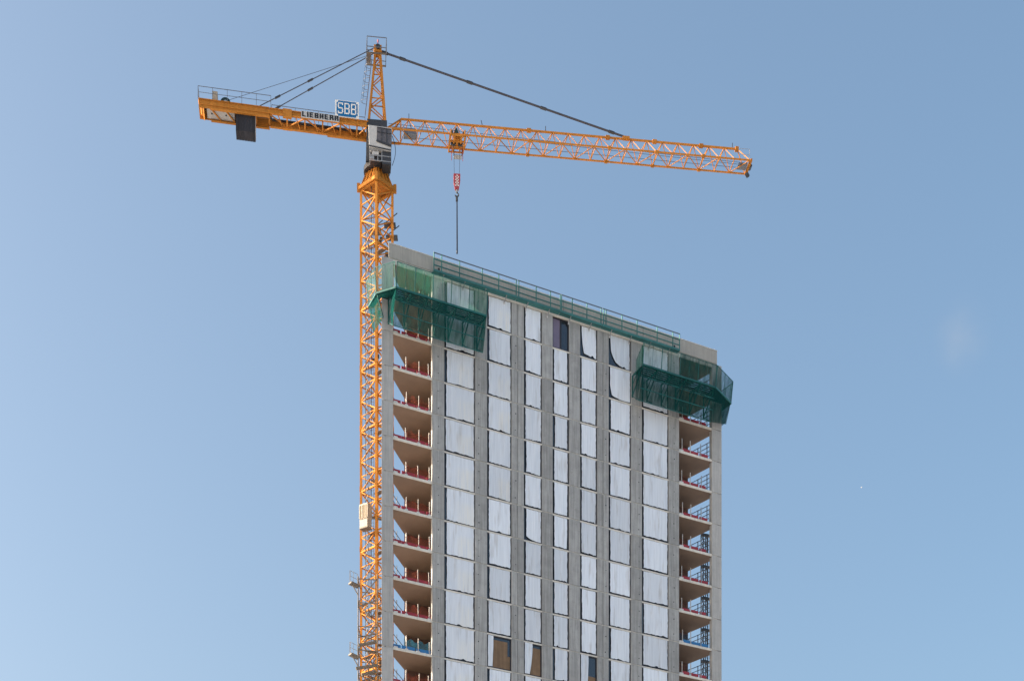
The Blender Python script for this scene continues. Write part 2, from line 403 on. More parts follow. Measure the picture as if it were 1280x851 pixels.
# windows: black frame, glass, sheet hung in front
rs = random.Random(11)
def sheet_fn(u0, u1, z0, z1, L, Rr, Bm, ph):
    def fn(a, b):                 # a across, b from top (0) to bottom (1)
        l = u0 + L(b); r = u1 - Rr(b)
        u = l + (r - l) * a
        bot = z0 + Bm(a)
        z = z1 - (z1 - bot) * b
        v = 0.066 + 0.014 * math.sin(a * 9 + ph + 1.5 * b) + 0.009 * math.sin(a * 21 + ph * 2 + b * 3) + 0.014 * b * math.sin(a * 4 + ph) + 0.008 * math.sin(b * 11 + a * 5 + ph)
        return (u, v, z)
    return fn
def jag(seed, base, amp):
    r = random.Random(seed); vals = [base + r.uniform(-amp, amp) for _ in range(17)]
    def f(b):
        t = b * 16; i = min(15, int(t)); return vals[i] + (vals[i + 1] - vals[i]) * (t - i)
    return f
OPEN = {(1, 10): (0.24, 0.20), (2, 10): (0.46, 0.30), (4, 10): (0.47, 0.42)}
for j, (u0, u1) in enumerate(BAYS):
    for k in range(NROW):
        z0 = JZ(k) + 0.055; z1 = ZTOP - 0.03 if k == 0 else JZ(k - 1) - 0.07
        if k == 0: z1 -= 0.0
        fr = MB()
        d = 0.09
        fr.box(u0, u0 + d, 0.10, 0.24, z0, z1).box(u1 - d, u1, 0.10, 0.24, z0, z1)
        fr.box(u0 + d, u1 - d, 0.10, 0.24, z0, z0 + d).box(u0 + d, u1 - d, 0.10, 0.24, z1 - d, z1)
        um = (u0 + u1) / 2 + 0.03
        if (j, k) not in OPEN: fr.box(um - 0.06, um + 0.06, 0.10, 0.24, z0 + d, z1 - d)
        wobj = fr.build('window', 'frame', B)
        top = (j == 3 and k == 0)
        MB().box(u0 + d, um - 0.06, 0.172, 0.20, z0 + d, z1 - d).build('pane', 'reflglass' if top else 'glass', wobj)
        MB().box(um - (0.06 if (j, k) in OPEN else -0.06), u1 - d, 0.172, 0.20, z0 + d, z1 - d).build('pane', 'glass', wobj)
        if top:
            wobj['label'] = 'bare dark-framed window with two glass panes'
            continue
        sd_ = j * 100 + k
        wide = (u1 - u0)
        bl = rs.choice((0.19, 0.19, 0.21, 0.26, 0.17)); br = rs.choice((0.11, 0.12, 0.14, 0.10))
        if j == 3: br += 0.05
        L = jag(sd_, bl, 0.026); Rr = jag(sd_ + 1, br, 0.024)
        base = rs.choice((0.10, 0.11, 0.13, 0.15)); amp = 0.03
        nick = rs.random() < 0.55; npos = rs.uniform(0.2, 0.9); nh = rs.uniform(0.05, 0.13)
        tilt = rs.uniform(-0.06, 0.06)
        jb = jag(sd_ + 2, base, amp)
        def Bm(a, jb=jb, nick=nick, npos=npos, nh=nh, tilt=tilt):
            z = jb(a) + tilt * (a - 0.5)
            if nick: z += nh * max(0, 1 - abs(a - npos) / 0.09)
            return z
        if k == 0:
            if j == 4:   # bellied sheet, torn bottom
                L = lambda b: 0.19 + 0.24 * b ** 2; Bm = lambda a: 0.32 - 0.22 * a + 0.20 * max(0, 1 - abs(a - 0.72) / 0.16)
            elif j == 5:
                L = lambda b: 0.19 + 0.10 * math.sin(b * 1.4) + 0.55 * max(0, b - 0.55) ** 1.6 * 3.0
                Bm = lambda a: 0.08 + 0.34 * (1 - a) ** 3 + 0.16 * max(0, 1 - abs(a - 0.62) / 0.12)
            elif j == 1: Bm = lambda a: 0.20 - 0.14 * a + 0.11 * max(0, 1 - abs(a - 0.55) / 0.1)
            elif j == 2: Bm = lambda a: 0.09 + 0.10 * max(0, 1 - abs(a - 0.55) / 0.12)
        if (j, k) == (5, 1): L = lambda b: 0.19 + 0.28 * max(0, b - 0.6) ** 1.3 * 2; Bm = lambda a: 0.07 + 0.22 * (1 - a) ** 3
        if (j, k) == (2, 6): Bm = lambda a: 0.09 + 0.30 * (1 - a) ** 4
        if (j, k) == (1, 6): Bm = lambda a: 0.10 + 0.13 * max(0, 1 - abs(a - 0.5) / 0.12)
        if (j, k) in OPEN:
            f0, f1 = OPEN[(j, k)]
            L = jag(sd_, 0.12, 0.01)
            Rr = (lambda w_, f0, f1: (lambda b: w_ * (1 - (f0 + (f1 - f0) * b ** 2) ) - 0.06))(wide, f0, f1)
            Bm = lambda a: 0.10
            if j in (1, 2):
                w1 = MB().box(u0 + wide * 0.26, u1 - 0.34 if j == 1 else u1 - 0.1, 0.155, 0.166, z0 + 0.12, z1 - 0.32)
                w1.build('plywood', 'ply', wobj)
                if j == 1: MB().box(u1 - 0.34, u1 - 0.1, 0.157, 0.168, z0 + 0.12, z0 + 1.25).build('plywood', 'ply', wobj)
            else: MB().box(u0 + wide * 0.4, u1 - 0.1, 0.155, 0.166, z0 + 0.12, z0 + 1.0).build('plywood', 'ply', wobj)
        sh = MB().grid(sheet_fn(u0, u1, z0, z1 - rs.uniform(0.0, 0.04), L, Rr, Bm, rs.uniform(0, 6)), 16, 12)
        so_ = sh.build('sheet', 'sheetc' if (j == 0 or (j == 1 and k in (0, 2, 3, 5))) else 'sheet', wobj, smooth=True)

# ------------------------------------------------------------------ guardrails on the open floors
ORD = ['top', 'first', 'second', 'third', 'fourth', 'fifth', 'sixth', 'seventh', 'eighth', 'ninth', 'tenth', 'eleventh', 'twelfth']
def guard_left(k):
    z = JZ(k) + 0.10; blue = k == 10
    if blue: lab = 'blue toe board guardrail on the open floor beside the crane mast'
    elif k == 0: lab = 'red guardrail on the open floor behind the green platform beside the crane'
    else: lab = 'red toe board guardrail beside the crane, %s open floor below the green platform' % ORD[k]
    u0, u1 = U(492), U(540)
    g_ = root('edge_guardrail', world(u0, 0.12, z), lab, 'guardrail', 'guardrails on the open corner floors beside the crane', TH)
    org = (u0, 0.12, z)
    def b(m, n, mt): return m.build(n, mt, g_, org)
    bc, ncol = ('blue', 'netblue') if blue else ('red', 'netred')
    cuts = [u0, U(502.5), U(521), U(533), u1 - 0.05]
    r = random.Random(k)
    for i in range(4):
        b(MB().box(cuts[i] + r.uniform(0, .05), cuts[i + 1] - r.uniform(0, 0.12), 0.13, 0.16, z + .005, z + 0.27 + r.uniform(0, 0.05)), 'toe_board', bc)
    for x in (507.5, 523, 536.2):
        uu = U(x, 0.12) + r.uniform(-.05, .05)
        b(MB().bar((uu, 0.105, z), (uu + r.uniform(-.03, .03), 0.105, z + 1.12 + r.uniform(-.12, .08)), 0.021), 'post', 'post')
        if r.random() < 0.75: b(MB().box(uu - 0.13, uu + 0.13, 0.07, 0.2, z, z + 0.10), 'post_foot', 'foot')
    b(MB().box(u0 + .05, u0 + .4, 0.07, 0.2, z, z + .12), 'post_foot', 'foot')
    b(MB().grid(lambda a, c: (u0 + 1.0 + (u1 - u0 - 1.05) * a, 0.19 + 0.03 * math.sin(9 * a + k), z + 0.2 + (0.85 - 0.3 * math.sin(a * math.pi * 3 + k) ** 2) * c), 12, 3), 'netting', ncol)
    # side return along the slab's slanting edge
    def sp(v, h): return (LPOLY(v) + 0.08, v, z + h)
    for h in ((0.55, 1.05) if k < 6 else (0.6, 1.1, 1.6)): b(MB().bar(sp(0.6, h), sp(VB - .1, h), 0.022), 'side_rail', 'rail')
    for v in (1.9, 3.4): b(MB().bar(sp(v, 0), sp(v, 1.15 if k < 6 else 1.9), 0.026), 'side_post', 'rail')
    b(MB().bar(sp(0.6, 0.1), sp(VB - .1, 0.1), 0.1, w=0.015), 'side_toe_board', bc)
    # a couple of floors have a steel prop at the inner corner
    b(MB().bar((LPOLY(VB) + .12, VB - .12, z), (LPOLY(VB) + .12, VB - .12, z + 2.68), 0.075, 8), 'prop', 'post')
def guard_right(k):
    z = JZ(k) + 0.10; blue = k == 8
    if blue: lab = 'blue toe board guardrail on an open floor of the corner away from the crane'
    elif k == 0: lab = 'red guardrail behind the green platform at the corner away from the crane'
    else: lab = 'red toe board guardrail, %s open floor below the platform on the corner away from crane' % ORD[k]
    u0, u1 = U(849.5), U(889.5)
    g_ = root('edge_guardrail', world(u0, 0.12, z), lab, 'guardrail', 'guardrails on the open corner floors away from the crane', TH)
    org = (u0, 0.12, z)
    def b(m, n, mt): return m.build(n, mt, g_, org)
    bc, ncol = ('blue', 'netblue') if blue else ('red', 'netred')
    r = random.Random(k + 50)
    cuts = [U(853.5), U(864), U(875), U(884 if k % 2 else 886)]
    for i in range(3):
        b(MB().box(cuts[i] + r.uniform(0, .05), cuts[i + 1] - r.uniform(0, 0.10), 0.13, 0.16, z + .005, z + 0.27 + r.uniform(0, 0.05)), 'toe_board', bc)
    for x in (852.5, 863, 876, 887):
        uu = U(x, 0.12) + r.uniform(-.05, .05)
        b(MB().bar((uu, 0.105, z), (uu, 0.105, z + 1.15), 0.028), 'post', 'post' if x < 870 else 'galv')
    b(MB().box(U(850), U(855), 0.07, 0.2, z, z + 0.13), 'post_foot', 'foot')
    b(MB().grid(lambda a, c: (u0 + 0.05 + 1.25 * a, 0.6 + 0.03 * math.sin(9 * a + k), z + 0.02 + 1.0 * c), 6, 2), 'netting', ncol)
    def sp(v, h): return (RPOLY(v) - 0.08, v, z + h)
    for h in (0.85, 1.25, 1.65, 2.05): b(MB().bar(sp(0.5, h), sp(VB - .1, h), 0.024), 'side_rail', 'rail')
    for v in (1.2, 2.3, 3.4): b(MB().bar(sp(v, 0), sp(v, 2.1), 0.028), 'side_post', 'rail')
for k in range(NROW - 1):
    guard_left(k)
    if k < 11: guard_right(k)

# ------------------------------------------------------------------ green walkway with rails along the parapet
VW = -0.52
def walkway(xa, xb, posts, lab):
    ua, ub = U(xa, VW), U(xb, VW)
    zb = 86.90
    g_ = root('parapet_walkway', world(ua, VW, zb), lab, 'walkway', 'green railed walkways along the parapet', TH)
    org = (ua, VW, zb)
    def b(m, n, mt): return m.build(n, mt, g_, org)
    b(MB().box(ua, ub, VW - 0.03, VW + 0.05, zb, zb + 0.18), 'edge_beam', 'tealrail')
    b(MB().box(ua, ub, VW + 0.06, VW + 0.24, zb + .02, zb + 0.06), 'plank', 'tealrail')
    b(MB().box(ua, ub, VW + 0.27, VW + 0.46, zb + .02, zb + 0.06), 'plank', 'tealrail')
    for h, r in ((0.53, 0.034), (1.02, 0.034), (1.55, 0.032)): b(MB().bar((ua, VW, zb + h), (ub, VW, zb + h), r), 'rail', 'tealrail' if h < 1.5 else 'rail')
    for x in posts:
        uu = U(x, VW); b(MB().bar((uu, VW, zb + .1), (uu, VW, zb + 1.55), 0.034), 'post', 'tealrail')
    n = max(2, round((ub - ua) / 2.2))
    for i in range(n):
        uu = ua + (ub - ua) * (i + 0.5) / n
        b(MB().bar((uu, VW + .05, zb), (uu, 0.0, zb - 0.35), 0.028), 'bracket', 'galv')
        b(MB().box(uu - .06, uu + .06, -0.03, 0.0, zb - 0.5, zb - 0.1), 'wall_plate', 'foot')
walkway(542.0, 646.6, (542.4, 552, 574.5, 602.8, 623.4, 645.3), 'green railed walkway along the parapet, its end nearest the crane above the netted platform')
walkway(647.2, 700.8, (648.5, 670.3, 688, 700.4), 'short green railed walkway along the parapet reaching from the bare dark window towards the crane')
walkway(701.4, 752.6, (702, 715.3, 733.6, 751.2), 'short green railed walkway reaching from the bare dark window away from the crane')
walkway(753.2, 849.8, (754.6, 757.5, 777.4, 796.4, 821.5, 841, 849.5), 'green railed walkway along the parapet, ending above the platform away from the crane')

# ------------------------------------------------------------------ netted catch platforms
def platform(pts, lab, mats, zb, hs, nlow, sidelow, name='netted_platform'):
    """pts: outer deck edge as (u, v), inner edge follows the building"""
    zd = 83.68; org = (pts[0][0], -0.1, zd - 2.0)
    g_ = root(name, world(*org), lab, 'platform', 'green netted catch platforms', TH)
    def b(m, n, mt): return m.build(n, mt, g_, org)
    for (pa, qa), (ma, npan) in zip(zip(pts[:-1], pts[1:]), mats):
        A0 = Vector((*pa, 0)); B0 = Vector((*qa, 0)); d = (B0 - A0)
        nrm = Vector((d.y, -d.x, 0)).normalized()
        # outward normal
        c = Vector((17, 7, 0)) - (A0 + B0) / 2
        if nrm.dot(c) > 0: nrm = -nrm
        for i in range(npan):
            p = A0 + d * (i / npan); q = A0 + d * ((i + 1) / npan)
            mt = ma[i % len(ma)]
            lean = nrm * 0.22
            ph = random.uniform(0, 6)
            def fn(a, c_, p=p, q=q, ph=ph):
                w_ = p + (q - p) * a + lean * c_ + nrm * (0.05 * math.sin(a * math.pi) * math.sin(c_ * math.pi + ph))
                return (w_.x, w_.y, zd + 0.08 + (hs - 0.04 * math.sin(a * math.pi)) * c_)
            b(MB().grid(fn, 6, 5), 'screen_net', mt)
            for e in ((p, q) if i == npan - 1 else (p,)):
                t = e + lean
                b(MB().bar((e.x, e.y, zd - 0.1), (t.x, t.y, zd + hs + 0.08), 0.026), 'screen_post', 'teal')
            m2 = p + (q - p) * .5; t2 = m2 + lean * 1.0
            b(MB().bar((m2.x, m2.y, zd), (t2.x, t2.y, zd + hs), 0.012), 'screen_bar', 'teal')
        t0 = A0 + nrm * .22; t1 = B0 + nrm * .22
        b(MB().bar((t0.x, t0.y, zd + hs + .08), (t1.x, t1.y, zd + hs + .08), 0.02), 'top_rail', 'teal')
        b(MB().bar(A0 + Vector((0, 0, zd)), B0 + Vector((0, 0, zd)), 0.07), 'edge_beam', 'teal')
    return g_, b, zd
def front_deck(b, zd, u0, u1, vout, zb, nb, mesh='netlow', vb=-1.1, zn=80.95):
    """planks, brackets and sloping net under the straight front run"""
    npl = 6
    for i in range(npl):
        va = vout + 0.12 + (abs(vout) - 0.3) * i / npl
        b(MB().box(u0, u1, va, va + 0.13, zd - 0.03 - 0.001 * (i % 2), zd + 0.02), 'deck_plank', 'tealdark')
    for i in range(nb + 1):
        u = u0 + 0.06 + (u1 - u0 - 0.12) * i / nb
        b(MB().bar((u, vout, zd - 0.09), (u, -0.02, zd - 0.09), 0.05), 'bracket_arm', 'teal')
        b(MB().bar((u, vout + 0.15, zd - 0.12), (u, -0.06, zb + 0.15), 0.04), 'bracket_strut', 'teal')
        b(MB().bar((u, -0.07, zb), (u, -0.07, zd - 0.05), 0.045), 'bracket_leg', 'teal')
        b(MB().bar((u, vout * .5, zd - .12), (u, -0.06, (zb + zd) / 2 + .1), 0.025), 'bracket_brace', 'teal')
    for i in range(nb):
        ua = u0 + (u1 - u0) * i / nb; ub = u0 + (u1 - u0) * (i + 1) / nb
        ph = i * 1.7
        def fn(a, c, ua=ua, ub=ub, ph=ph):
            v = (vout - 0.02) * (1 - c) + vb * c
            sag = 0.05 * math.sin(c * math.pi) * (1 + 0.3 * math.sin(a * 6 + ph))
            return (ua + (ub - ua) * a, v - sag, zd - 0.06 - (zd - 0.06 - zn - 0.05 * math.sin(a * math.pi)) * c)
        b(MB().grid(fn, 8, 8), 'catch_net', mesh)
    for f in (0.33, 0.66):
        v = vout * (1 - f) + vb * f - .04; z = zd - (zd - zn) * f
        b(MB().bar((u0, v, z), (u1, v, z), 0.03), 'net_rail', 'teal')
    b(MB().bar((u0, vb, zn), (u1, vb, zn), 0.025), 'net_rail', 'teal')
    for i in range(nb + 1):
        u = u0 + (u1 - u0) * i / nb
        b(MB().bar((u, vb, zn), (u, -0.02, zb + .2), 0.022), 'net_stay', 'teal')
    return
# platform beside the crane, wrapping the corner
VO = -1.75
uR = U(608, VO); uC = U(495, VO)
pl = [(uR, VO), (uC, VO), (-0.58, -0.30), (-0.45, 1.6)]
gL, bL, zd = platform(pl, 'green netted catch platform wrapping the building corner beside the crane mast',
                      [(['net', 'netpale', 'netpale', 'net', 'net', 'net'], 5), (['netpale'], 1), (['netpale'], 1)], 81.6, 1.92, 5, True)
front_deck(bL, zd, uC, uR, VO, 81.6, 6)
# closing pieces at the corner
bL(MB().prism([(uC, VO + .05), (uC, -0.05), (-0.05, -0.05), (-0.1, 1.5), (-0.42, 1.5), (-0.54, -0.3)], zd - 0.07, zd - 0.035), 'corner_deck', 'tealdark')
bL(MB().grid(lambda a, c: (-0.5 + 0.42 * c, -0.3 + 1.9 * a - 0.0 * c, zd - 0.05 - 2.0 * c), 4, 6), 'catch_net', 'netlow')
bL(MB().grid(lambda a, c: (uC + (-0.55 - uC) * a + (-0.0) * c, VO + (1.45 * a) + (1.0 * c) * (1 - a) * .6, zd - 0.05 - 0.35 * c), 4, 3), 'catch_net', 'netlow')
def side_tri(u): return MB().quad((u, VO, zd - .06), (u, -0.6, zd - .06), (u, -0.75, 81.3), (u, -1.1, 80.95))
bL(side_tri(uC - 0.02), 'end_net', 'netlow'); bL(side_tri(uR + 0.02), 'end_net', 'net')
bL(MB().bar((uC, VO, zd), (0.9, -0.05, 82.0), 0.045), 'corner_strut', 'teal')
bL(MB().bar((-.5, -.25, zd), (0.1, -0.05, 82.0), 0.045), 'corner_strut', 'teal')
# platform at the other corner
uA = U(803.5, -1.9); uB = U(894.8, -1.95)
pr = [(uA, -1.9), (uB, -1.9), (W + 0.72, -0.45), (W + 0.55, 1.4)]
gR, bR, zd = platform(pr, 'green netted catch platform wrapping the building corner away from the crane mast',
                      [(['netpale', 'netpale', 'netlow', 'netlow'], 4), (['netlow'], 1), (['netpale'], 1)], 81.7, 1.85, 4, True)
front_deck(bR, zd, uA, uB, -1.9, 81.7, 5, 'netdark')
bR(MB().prism([(uB, -1.85), (W + .68, -0.45), (W + .5, 1.3), (W + .05, 1.3), (W + 0.05, -0.05), (uB, -0.05)], zd - 0.07, zd - 0.035), 'corner_deck', 'tealdark')
bR(MB().grid(lambda a, c: (W + 0.68 - 0.55 * c, -0.45 + 1.8 * a, zd - 0.05 - 1.9 * c), 4, 6), 'catch_net', 'netdark')
bR(MB().quad((uB, -1.9, zd - .06), (W + 0.68, -0.45, zd - .06), (W + .3, -0.3, 81.7), (uB, -1.1, 80.95)), 'catch_net', 'netdark')
bR(MB().quad((uA - .02, -1.9, zd - .06), (uA - .02, -0.8, zd - .06), (uA - .02, -0.7, 81.15), (uA - .02, -1.1, 80.95)), 'end_net', 'netdark')
bR(MB().quad((uA - .02, -1.9, zd), (uA - .02, -0.85, zd), (uA - .02, -0.85, zd + 1.0), (uA - .02, -2.05, zd + 1.9)), 'end_net', 'net')

# ------------------------------------------------------------------ tower crane
CX, CY = -11.58, 137.0
PHI = math.atan2(0.122, 0.9925)
CR = root('tower_crane', (CX, CY, 0), 'orange lattice tower crane standing beside the unfinished high-rise', 'crane')
def A(a, b, z):       # slewing frame: a along jib, b to the far side
    return Vector((a * math.cos(PHI) - b * math.sin(PHI), a * math.sin(PHI) + b * math.cos(PHI), z))
def crane(mb, name, m, parent=None, smooth=False): return mb.build(name, m, parent if parent is not None else CR, smooth=smooth)
def amap(mb): return mb.map(lambda p: A(p.x, p.y, p.z))
# mast
MR = 1.336; MROT = R(3)
LEG = [(MR * math.sin(t + MROT), -MR * math.cos(t + MROT)) for t in (0, math.pi / 2, math.pi, -math.pi / 2)]   # near, right, far, left
ZC = 95.9
SEC = 5.16; nb_ = 4
def leg(i, z): return Vector((*LEG[i], z))
zt = ZC; n = 0
while zt > 0.01:
    zb_ = max(0.0, zt - SEC)
    det = zb_ > 46
    mb = MB()
    for i in range(4):
        mb.bar(leg(i, zb_ + 0.004), leg(i, zt - 0.004), 0.10, 4)
    if not det:
        for i in range(4):
            for q in range(3):
                a = zb_ + (zt - zb_) * q / 3; c = zb_ + (zt - zb_) * (q + 1) / 3
                mb.bar(leg(i, a), leg((i + 1) % 4, c), 0.035); mb.bar(leg(i, c), leg((i + 1) % 4, c), 0.035)
        crane(mb, 'mast_section', 'orange'); zt = zb_; n += 1; continue
    s_ = crane(mb, 'mast_section', 'orange')
    H = (zt - zb_) / nb_
    for i in range(4):
        j = (i + 1) % 4
        for q in range(nb_):
            z0 = zb_ + H * q; z1 = z0 + H
            crane(MB().bar(leg(i, z1 - 0.05), leg(j, z1 - 0.05), 0.075 if q == nb_ - 1 else 0.038), 'mast_strut', 'orange', s_)
            fl = (q + i) % 2
            crane(MB().bar(leg(i if fl else j, z0), leg(j if fl else i, z1 - .05), 0.045), 'mast_diagonal', 'orange', s_)
            if q == 0 and i in (0, 3):
                crane(MB().bar(leg(j if fl else i, z0), leg(i if fl else j, z1 - .05), 0.03), 'mast_diagonal', 'orange', s_)
            if i in (0, 3):
                n_, o_ = (0, 1) if i == 0 else (0, 3)
                d_ = (leg(o_, 0) - leg(n_, 0)).normalized(); a_ = leg(n_, z1 - .05) + d_ * .08
                t_ = Vector((0, .012, 0))
                crane(MB().hexa([a_ + Vector((0, 0, -.24)), a_ + d_ * .02 + Vector((0, 0, -.24)), a_ + d_ * .02 + Vector((0, 0, -.24)) + t_, a_ + Vector((0, 0, -.24)) + t_],
                                [a_ + Vector((0, 0, .16)), a_ + d_ * .34 + Vector((0, 0, .02)), a_ + d_ * .34 + Vector((0, 0, .02)) + t_, a_ + Vector((0, 0, .16)) + t_]), 'gusset', 'orange', s_)
    # joint sleeves, rest platform, ladder
    for i in range(4):
        crane(MB().bar(leg(i, zb_ + 0.02), leg(i, zb_ + 0.42), 0.125), 'joint_sleeve', 'orange', s_)
    lx = (-0.42, 0.0)
    lad = MB()
    for sx in (-0.17, 0.17): lad.bar((lx[0] + sx, lx[1], zb_), (lx[0] + sx, lx[1], zt), 0.022)
    zz = zb_ + .15
    while zz < zt: lad.bar((lx[0] - .17, lx[1], zz), (lx[0] + .17, lx[1], zz), 0.014); zz += 0.3
    crane(lad, 'ladder', 'galv', s_)
    crane(MB().prism([(0, 0.9), (0.85, 0.05), (0.4, -0.1), (-0.3, 0.5)], zb_ + 0.12, zb_ + 0.16), 'rest_platform', 'scaf', s_)
    for i in range(3):
        a = random.uniform(0, 6.28); rr = random.uniform(0.2, 0.8)
        z = zb_ + random.uniform(0.3, 1.5)
        crane(MB().box(rr * math.cos(a) - .12, rr * math.cos(a) + .12, rr * math.sin(a) - .1, rr * math.sin(a) + .1, z, z + random.uniform(.15, .4)), 'junction_box', random.choice(('scaf', 'dark', 'orange')), s_)
    zt = zb_; n += 1
hg = MB()
for sx in (-.16, .16): hg.bar((-.78 + sx * .7, -.72 - sx * .7, 0), (-.78 + sx * .7, -.72 - sx * .7, 92.5), .03)
for q in range(70):
    z = 46 + q * .66; hg.bar((-.89, -.61, z), (-.67, -.83, z + .3), .018)
crane(hg, 'hoist_guide', 'scaf')
# supply cable in the mast
crane(MB().bar((-0.45, -0.55, 20), (-0.42, -0.5, ZC), 0.035, 6), 'supply_cable', 'rope')
# collar on top of the mast
def sq(r_, z, rot=MROT): return [Vector((r_ * math.sin(t + rot), -r_ * math.cos(t + rot), z)) for t in (0, math.pi / 2, math.pi, -math.pi / 2)]
def ring(r0, r1, z0, z1): return MB().hexa(sq(r0, z0), sq(r1, z1))
col = crane(ring(1.5, 1.46, 96.05, 96.35), 'collar', 'orange')
crane(ring(1.36, 0.95, 96.35, 97.35), 'collar_cone', 'orange', col)
for i in range(4):
    p, q = sq(1.6, 96.0)[i], sq(1.6, 96.0)[(i + 1) % 4]
    crane(MB().bar(p, q, 0.13, w=0.07), 'collar_beam', 'orange', col)
    for f in (0.15, 0.38, 0.62, 0.85):
        p0 = sq(1.52, 96.15)[i].lerp(sq(1.52, 96.15)[(i + 1) % 4], f); p1 = sq(1.02, 97.3)[i].lerp(sq(1.02, 97.3)[(i + 1) % 4], f)
        crane(MB().bar(p0, p1, 0.055), 'rib', 'orange', col)
for i in range(4):     # corner lugs sticking out
    p = sq(1.55, 96.0)[i]
    crane(MB().box(p.x - .13, p.x + .13, p.y - .13, p.y + .13, 95.75, 96.42), 'corner_lug', 'orange', col)
# climbing platform remains under the collar
for i, (bx, by, z, c) in enumerate(((1.15, 0.35, 93.1, 'dark'), (-0.1, 0.5, 92.6, 'scaf'), (1.3, 0.6, 92.2, 'dark'))):
    o = crane(MB().box(bx - .55, bx + .45, by - .35, by + .35, z, z + 0.08), 'service_platform', c)
    crane(MB().bar((bx - .5, by - .3, z), (bx + .6, by - .3, z + 0.9), 0.03), 'platform_rail', c, o)
for z in (88.9, 88.3, 90.1):
    crane(MB().box(0.75, 1.25, -0.35, 0.1, z, z + .35), 'junction_box', random.choice(('scaf', 'dark')))
# slewing unit
slw = crane(MB().bar((0, 0, 97.35), (0, 0, 97.75), 1.12, 20), 'slewing_ring', 'dark')
amap(m_ := MB().box(-0.95, 1.0, -0.9, 0.9, 97.76, 98.15)); crane(m_, 'turntable', 'dark', slw)
post = MB()
for a in (-0.78, 0.72):
    for b in (-0.62, 0.62): post.bar((a, b, 98.15), (a * .95, b * .95, 101.2), 0.13)
for z in (99.3, 100.6): post.bar((-.78, -.62, z), (.72, -.62, z), .07); post.bar((-.78, .62, z), (.72, .62, z), .07); post.bar((.72, -.62, z), (.72, .62, z), .07); post.bar((-.78, -.62, z), (-.78, .62, z), .07)
crane(amap(post), 'slewing_tower', 'dark', slw)
crane(amap(MB().box(-0.62, 0.55, -0.4, 0.5, 98.2, 100.3)), 'switch_cabinet', 'scaf', slw)
crane(amap(MB().box(-0.85, 0.85, -0.72, -0.58, 100.75, 101.45)), 'root_beam', 'dark', slw)
crane(amap(MB().box(-0.85, 0.85, 0.58, 0.72, 100.75, 101.45)), 'root_beam', 'dark', slw)
# driver's cab on the near side
cab = bevel(crane(amap(MB().hexa([(-0.72, -1.95, 98.28), (1.12, -1.95, 98.02), (1.12, -0.75, 98.02), (-0.5, -0.75, 98.28)],
                                 [(-0.78, -1.95, 100.05), (1.2, -1.95, 99.95), (1.2, -0.75, 99.95), (-0.56, -0.75, 100.05)])), 'cab', 'cabwhite'), 0.015)
crane(amap(MB().hexa([(-0.08, -1.975, 98.85), (1.135, -1.975, 98.5), (1.135, -1.93, 98.5), (-0.08, -1.93, 98.85)],
                     [(-0.05, -1.975, 99.88), (1.16, -1.975, 99.8), (1.16, -1.93, 99.8), (-0.05, -1.93, 99.88)])), 'cab_window', 'cabglass', cab)
crane(amap(MB().hexa([(1.14, -1.85, 98.4), (1.17, -1.85, 98.4), (1.17, -0.85, 98.4), (1.14, -0.85, 98.4)],
                     [(1.195, -1.85, 99.8), (1.225, -1.85, 99.8), (1.225, -0.85, 99.8), (1.195, -0.85, 99.8)])), 'cab_window', 'cabglass', cab)
for p, q in (((0.32, -1.99, 98.72), (0.34, -1.99, 99.85)), ((0.75, -1.99, 98.6), (0.77, -1.99, 99.82)), ((-.06, -1.99, 99.5), (1.15, -1.99, 99.42)),
             ((-.09, -1.99, 98.82), (1.14, -1.99, 98.47)), ((-.06, -1.99, 99.88), (1.16, -1.99, 99.8))):
    crane(amap(MB().bar(p, q, 0.025)), 'window_bar', 'dark', cab)
crane(amap(MB().box(-.6, .35, -1.6, -0.8, 97.25, 98.0)), 'lower_frame', 'dark')
crane(amap(MB().box(-.45, .1, -1.82, -1.62, 97.7, 97.95)), 'lamp_box', 'cabwhite', cab)
crane(amap(MB().box(-.62, -.3, -1.84, -1.62, 97.3, 97.55)), 'lamp_box', 'galv', cab)
crane(amap(MB().bar((-.74, -1.97, 98.3), (1.14, -1.97, 98.06), .035)), 'cab_sill', 'dark', cab)
crane(amap(MB().bar((-.1, -1.97, 98.75), (1.14, -1.97, 98.38), .06)), 'cab_stripe', 'dark', cab)
low = crane(amap(MB().box(0.4, 1.15, -1.8, -0.7, 96.95, 98.0)), 'electric_cabinet', 'dark')
for i in range(4):
    a = -0.66 + i * 0.34
    crane(amap(MB().bar((a, -1.78, 97.2), (a, -1.78, 98.2), 0.03)), 'frame_bar', 'galv', low)
for z in (97.22, 97.65, 98.1): crane(amap(MB().bar((-.7, -1.79, z), (1.12, -1.79, z - .05), 0.03)), 'frame_bar', 'galv', low)
# looping cable at the cab's side
mb = MB(); pr_ = None
for i in range(15):
    t = i / 14; p = (1.25 + 0.28 * math.sin(t * math.pi), -1.5, 99.6 - 2.5 * t)
    if pr_: mb.bar(pr_, p, 0.022)
    pr_ = p
crane(amap(mb), 'hanging_cable', 'rope')
